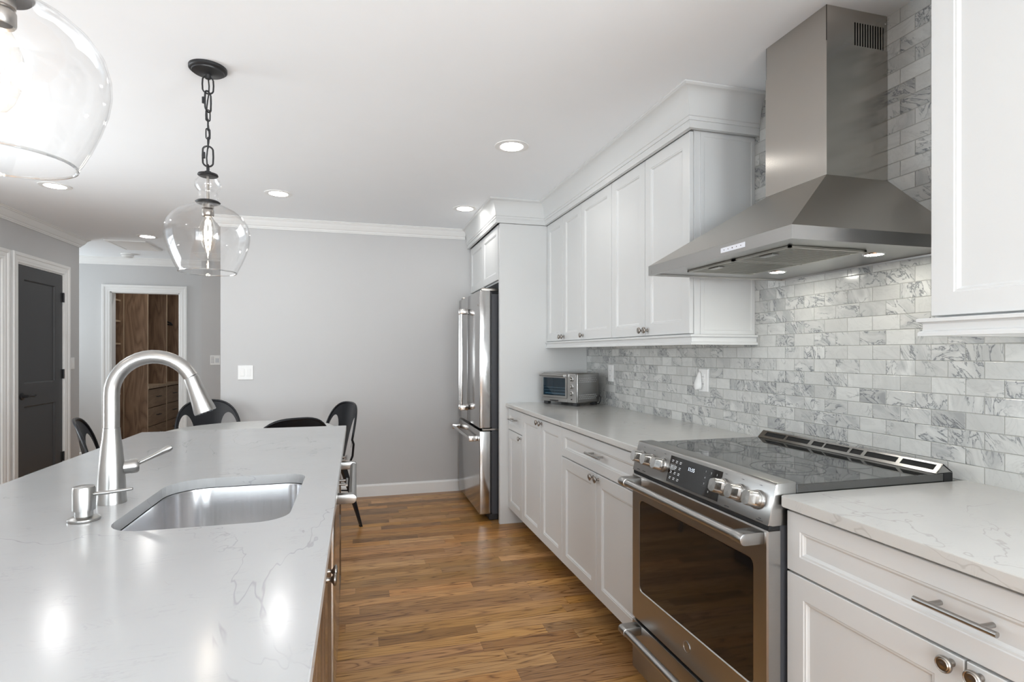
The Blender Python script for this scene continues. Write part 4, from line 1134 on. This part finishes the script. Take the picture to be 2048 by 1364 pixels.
rotm = dirv.to_track_quat('Y', 'Z').to_matrix().to_4x4()
zz = Vector((-.92, -.15, -.34)).normalized(); yy_ = (dirv - zz * dirv.dot(zz)).normalized(); xx_ = yy_.cross(zz)
bo.matrix_local = Matrix.Translation(bc - Vector(fa.location)) @ Matrix((xx_, yy_, zz)).transposed().to_4x4()
# lever
hb = Vector((fx + .020, fy + .010, 1.000)); hdv = Vector((.85, .5, 0.02)).normalized()
lv = MB().lathe([(.0175, -.008), (.0175, .016), (.0185, .018), (.0185, .030), (.016, .034), (0, .035)], hb, hdv, 24, cap0=True).build('handle_hub', 'nickel', fa, True, 40)
s0 = hb + hdv * .022
MB().tube([s0, s0 + Vector((.02, .004, .010)), s0 + Vector((.045, .006, .022)), s0 + Vector((.068, .008, .034)), s0 + Vector((.082, .009, .041)), s0 + Vector((.088, .0095, .044))], [.0055, .005, .0055, .0075, .0088, .005], 14).build('lever', 'nickel', fa, True, 60)
# soap dispenser
dx, dy = -.594, 1.477
sp_ = thing('soap_dispenser', 'brushed nickel soap dispenser pump on the island in front of the faucet', 'soap dispenser', (dx, dy, .914))
MB().lathe([(0, 0), (.0305, 0), (.0315, .002), (.0310, .006), (.026, .009), (.0175, .011), (.0170, .026), (.0, .026)], (dx, dy, .914), seg=32).build('base', 'nickel', sp_, True, 45)
ph = MB().lathe([(0, .024), (.0218, .024), (.0218, .072), (.0205, .0765), (.018, .0775), (0, .078)], (dx, dy, .914), seg=32).build('pump_head', 'nickel', sp_, True, 45)
MB().tube([(dx + .015, dy, .9725), (dx + .05, dy, .9745), (dx + .078, dy, .9775), (dx + .096, dy, .9795)], [.0045, .0042, .0038, .0030], 14).build('spout', 'nickel', ph, True, 60)

# island cabinets (fronts face +x)
FXI = -.078
def icab(name, label, y0, y1, fronts, cat='cabinet'):
    t = thing(name, label, cat, (-.37, (y0 + y1) / 2, 0), 'dark wood island cabinets')
    m = MB()
    xb0, xb1 = -.66, FXI - .020
    if y0 < 1.4 < y1 or (y0 < 1.5 < y1):   # open box round the sink bowl
        m.box(xb0, xb1, y0 + .0006, y0 + .018, .10, .885).box(xb0, xb1, y1 - .018, y1 - .0006, .10, .675)
        m.box(xb0, xb0 + .018, y0 + .018, y1 - .018, .10, .885).box(xb0, xb1, y0 + .018, y1 - .018, .10, .118)
        m.box(xb1 - .018, xb1, y0 + .018, y1 - .018, .10, .885)
    else:
        m.box(xb0, xb1, y0 + .0006, y1 - .0006, .10, .885)
    m.build('body', 'island', t)
    MB().box(-.62, FXI - .09, y0 + .0006, y1 - .0006, 0, .099).build('toe_kick', 'black', t)
    for kind, a0, a1, z0, z1, hw in fronts:
        d = front('drawer' if kind == 'drawer' else 'door', FXI, a0 + .002, a1 - .002, z0, z1, t, DRAW_RINGS if kind == 'drawer' else DOOR_RINGS, 1, 'island')
        for h in hw:
            if h[0] == 'knob': knob(FXI, h[1], h[2], d, 1.0, 1)
            else: pull(FXI, h[1], h[2], h[3], d, 1)
icab('island_cabinet', 'dark wood drawer stack at the far end of the island', 2.51, 3.00,
     [('drawer', 2.51, 3.0, .729, .872, [('pull', 2.72, .800, .13)]), ('drawer', 2.51, 3.0, .43, .723, [('pull', 2.72, .690, .13)]), ('drawer', 2.51, 3.0, .125, .424, [])])
icab('island_cabinet', 'dark wood sink cabinet of the island with paired knobs', 1.26, 1.885,
     [('door', 1.26, 1.572, .125, .872, [('knob', 1.543, .697)]), ('door', 1.572, 1.885, .125, .872, [('knob', 1.601, .697)])])
icab('island_cabinet', 'dark wood island cabinet nearest the camera', .36, 1.26,
     [('drawer', .36, 1.26, .729, .872, []), ('door', .36, .81, .125, .723, []), ('door', .81, 1.26, .125, .723, [])])
dw = thing('dishwasher', 'stainless dishwasher with bar handle built into the island', 'dishwasher', (-.37, 2.2, 0))
MB().box(-.66, FXI - .02, 1.888, 2.507, .10, .884).build('tub', 'case', dw)
dd = MB().box(FXI - .018, FXI + .006, 1.892, 2.503, .115, .874, .004).build('door', 'fridge', dw, True, 30)
h = MB()
bx = FXI + .006
h.tube([(-.014, 1.915, .815), (-.014, 2.48, .815)], .0125, 16)
h.build('handle', 'nickel', dd, True, 40)
for y0, y1 in ((1.902, 1.932), (2.463, 2.493)):
    h = MB(); P = []
    for k in range(9):
        a = -PI / 2 + k * PI / 8; P.append((-.016 + .0155 * math.cos(a), .815 + .0155 * math.sin(a)))
    P += [(bx, .8305), (bx, .7995)]
    h.prism(P, sh, y0, y1, .002).build('handle_bracket', 'nickel', dd, True, 40)
MB().box(-.62, FXI - .06, 1.90, 2.495, 0, .099).build('kick_plate', 'black', dw)

# ================================================================== DINING TABLE AND CHAIRS
tb = thing('dining_table', 'round dining table with pale stone top behind the island', 'table', (-.69, 4.12, 0))
MB().lathe([(0, .742), (.53, .742), (.540, .748), (.542, .762), (.538, .770), (0, .770)], (-.69, 4.12, 0), seg=72).build('tabletop', 'table', tb, True, 40)
MB().lathe([(.06, .742), (.045, .70), (.04, .40), (.05, .12), (.24, .03), (.28, .012), (.28, 0), (0, 0)], (-.69, 4.12, 0), seg=36, cap0=True).build('pedestal', 'blackmetal', tb, True, 40)

def make_chair():
    t = thing('dining_chair', 'x', 'chair', (0, 0, 0), 'black metal dining chairs round the table')
    # seat (front +y)
    m = MB()
    so_ = [(a, b) for a, b in rrect(-.18, .18, -.17, .19, .05)]
    sc_ = lambda k, z: [(a * k, b * k, z) for a, b in so_]
    m.rings([sc_(.96, .438), sc_(1.0, .440), sc_(1.0, .456), sc_(.97, .462), sc_(.90, .462), sc_(.80, .456), sc_(.2, .455)])
    m.build('seat', 'chair', t, True, 50)
    # back sheet: arch with splat, two openings
    m = MB(); bm = m.bm
    HW = .236; n = 44
    def top(a):
        q = min(1, abs(a) / HW); return .655 + .252 * (1 - q ** 3.2) ** (1 / 2.2)
    def bot(a):
        q = abs(a)
        sp = .088
        if q <= sp: return .47
        if q >= HW - .010: return .60
        c = (sp + HW - .010) / 2; w = (HW - .010 - sp) / 2
        u_ = (q - c) / w
        return .60 + .205 * (max(0, 1 - u_ * u_)) ** .5
    cols = []
    aa = []
    for i in range(n + 1):
        x = -HW + 2 * HW * i / n; aa.append(x)
    aa = sorted(set(aa + [-.088, .088, -.0885, .0885, -.226, .226, -.2265, .2265]))
    def yb(a, z): return -.19 - (z - .46) * .20 + .9 * a * a
    NV = 8
    for a in aa:
        b, tt = bot(a), max(top(a), bot(a) + .004)
        cols.append([(a * (1 - .35 * max(0, (.62 - (b + (tt - b) * j / NV)) / .62)) if abs(a) <= .0886 else a, yb(a, b + (tt - b) * j / NV), b + (tt - b) * j / NV) for j in range(NV + 1)])
    for th in (0, 1):
        V = [[bm.verts.new((p[0], p[1] - (.0018 if th else 0), p[2])) for p in c] for c in cols]
        for i in range(len(V) - 1):
            for j in range(NV): bm.faces.new((V[i][j], V[i + 1][j], V[i + 1][j + 1], V[i][j + 1]))
        if th == 0: V0 = V
    for i in range(len(V) - 1):
        bm.faces.new((V0[i][0], V0[i + 1][0], V[i + 1][0], V[i][0])); bm.faces.new((V0[i][NV], V0[i + 1][NV], V[i + 1][NV], V[i][NV]))
    m.build('backrest', 'chair', t, True, 60)
    # tubular arch frame
    pts = [(-.165, -.185, .45), (-.200, -.200, .53), (-.217, -.200, .62)]
    for i in range(0, 25):
        a = -HW * math.cos(PI * i / 24)
        z = top(a); pts.append((a, yb(a, z), z))
    pts += [(.217, -.200, .62), (.200, -.200, .53), (.165, -.185, .45)]
    MB().tube(pts, .0085, 10).build('back_frame', 'chair', t, True, 60)
    for sx_, y0, y1 in ((-1, .16, .215), (1, .16, .215), (-1, -.15, -.26), (1, -.15, -.26)):
        m = MB()
        loops = []
        for z, k, w in ((.440, 0, .026), (.30, .35, .022), (.10, .80, .014), (.012, .99, .011), (0, 1, .013)):
            x = sx_ * (.150 + .062 * k); y = y0 + (y1 - y0) * k
            loops.append([(x - w, y - w * .7, z), (x + w, y - w * .7, z), (x + w, y + w * .7, z), (x - w, y + w * .7, z)])
        m.rings(loops).build('leg', 'chair', t)
    MB().cyl((-.175, .178, .26), (.175, -.192, .26), .006).build('brace', 'chair', t)
    MB().cyl((.175, .178, .272), (-.175, -.192, .272), .006).build('brace', 'chair', t)
    return t
ch0 = make_chair()
def place(ch, x, y, tx, ty, label):
    ang = math.atan2(ty - y, tx - x) - PI / 2
    ch.location = (x, y, 0); ch.rotation_euler = (0, 0, ang); ch['label'] = label
place(ch0, -1.045, 4.775, -.69, 4.12, 'black metal chair behind the spray head, on the far side of the table')
c2 = dup(ch0, (0, 0, 0)); place(c2, -.300, 4.385, -.72, 4.17, 'black metal chair at the right of the table, its leg on the oak floor')
c3 = dup(ch0, (0, 0, 0)); place(c3, -.455, 3.72, -.66, 4.15, 'black metal chair just beyond the far island edge, only its top visible')
c4 = dup(ch0, (0, 0, 0)); place(c4, -1.30, 3.86, -.75, 4.02, 'black metal chair glimpsed edge-on behind the faucet')

# ================================================================== CLOSET BUILT-INS
wu = thing('closet_drawer_unit', 'walnut closet tower with drawers, seen through the white casing', 'closet unit', (-3.0, 9.5, 0))
WX, WY0_, WY1_ = -2.727, 8.60, 10.55
MB().box(-3.34, WX, WY0_, WY0_ + .02, .0, 2.40).build('end_panel', 'walnut', wu)
MB().box(-3.345, -3.33, WY0_ + .02, WY1_, 0.8, 2.40).build('back_panel', 'walnut', wu)
for yy in (WY0_ + .002, 9.38, 10.05):
    MB().box(WX + .0005, WX + .006, yy, yy + .022, 0, 2.40).build('edge_strip', 'maple', wu)
for yy in (9.38, 10.05): MB().box(-3.33, WX, yy, yy + .02, .0, 2.40).build('divider', 'walnut', wu)
MB().box(-3.33, WX + .012, WY0_ + .021, WY1_, .800, .835).build('ledge', 'maple', wu)
for (a, b) in ((WY0_ + .03, 9.37), (9.41, 10.04)):
    for k in range(3):
        z1 = .785 - k * .255
        d = MB().box(WX - .02, WX + .002, a, b, z1 - .245, z1, .002).build('drawer', 'walnut_h', wu)
        pc = (a + b) / 2
        m = MB().cyl((WX + .030, pc - .07, z1 - .11), (WX + .030, pc + .07, z1 - .11), .006)
        m.cyl((WX, pc - .05, z1 - .11), (WX + .03, pc - .05, z1 - .11), .005).cyl((WX, pc + .05, z1 - .11), (WX + .03, pc + .05, z1 - .11), .005)
        m.build('pull', 'blackmetal', d, True)
su = thing('closet_shelf_unit', 'walnut closet shelves at the left inside the opening', 'closet unit', (-3.15, 8.3, 0))
MB().box(-3.35, -3.335, 7.93, 8.59, 0, 2.4).build('back_panel', 'walnut', su)
MB().box(-3.334, -3.0, 8.575, 8.59, 0, 2.4).build('side_panel', 'walnut', su)
MB().box(-3.0, -2.994, 8.572, 8.592, 0, 2.4).build('edge_strip', 'maple', su)
for zz in (.735, 1.02, 1.40, 1.70, 1.975, 2.25):
    MB().box(-3.334, -3.03, 7.95, 8.574, zz, zz + .022).build('shelf', 'maple' if zz > .9 else 'walnut_h', su)
tag(MB().cyl((-2.95, 9.402, 1.83), (-2.95, 10.048, 1.83), .012).build('hanging_rod', 'blackmetal', None, True), 'black clothes rod across the far closet bay', 'rod')
hg = thing('coat_hanger', 'black coat hanger in the far closet bay', 'hanger', (-2.95, 9.72, 1.83))
MB().tube([(-2.95, 9.72, 1.80), (-2.95, 9.72, 1.835), (-2.945, 9.72, 1.85), (-2.955, 9.72, 1.853), (-2.966, 9.72, 1.845)], .003, 8).build('hook', 'blackmetal', hg, True)
MB().tube([(-2.95, 9.72, 1.80), (-2.86, 9.72, 1.785), (-2.76, 9.72, 1.745), (-2.74, 9.72, 1.72), (-2.84, 9.72, 1.73), (-3.06, 9.72, 1.73), (-3.16, 9.72, 1.72), (-3.14, 9.72, 1.745), (-3.04, 9.72, 1.785), (-2.95, 9.72, 1.80)], [.012] * 10, 8).build('shoulder_bar', 'blackmetal', hg, True)
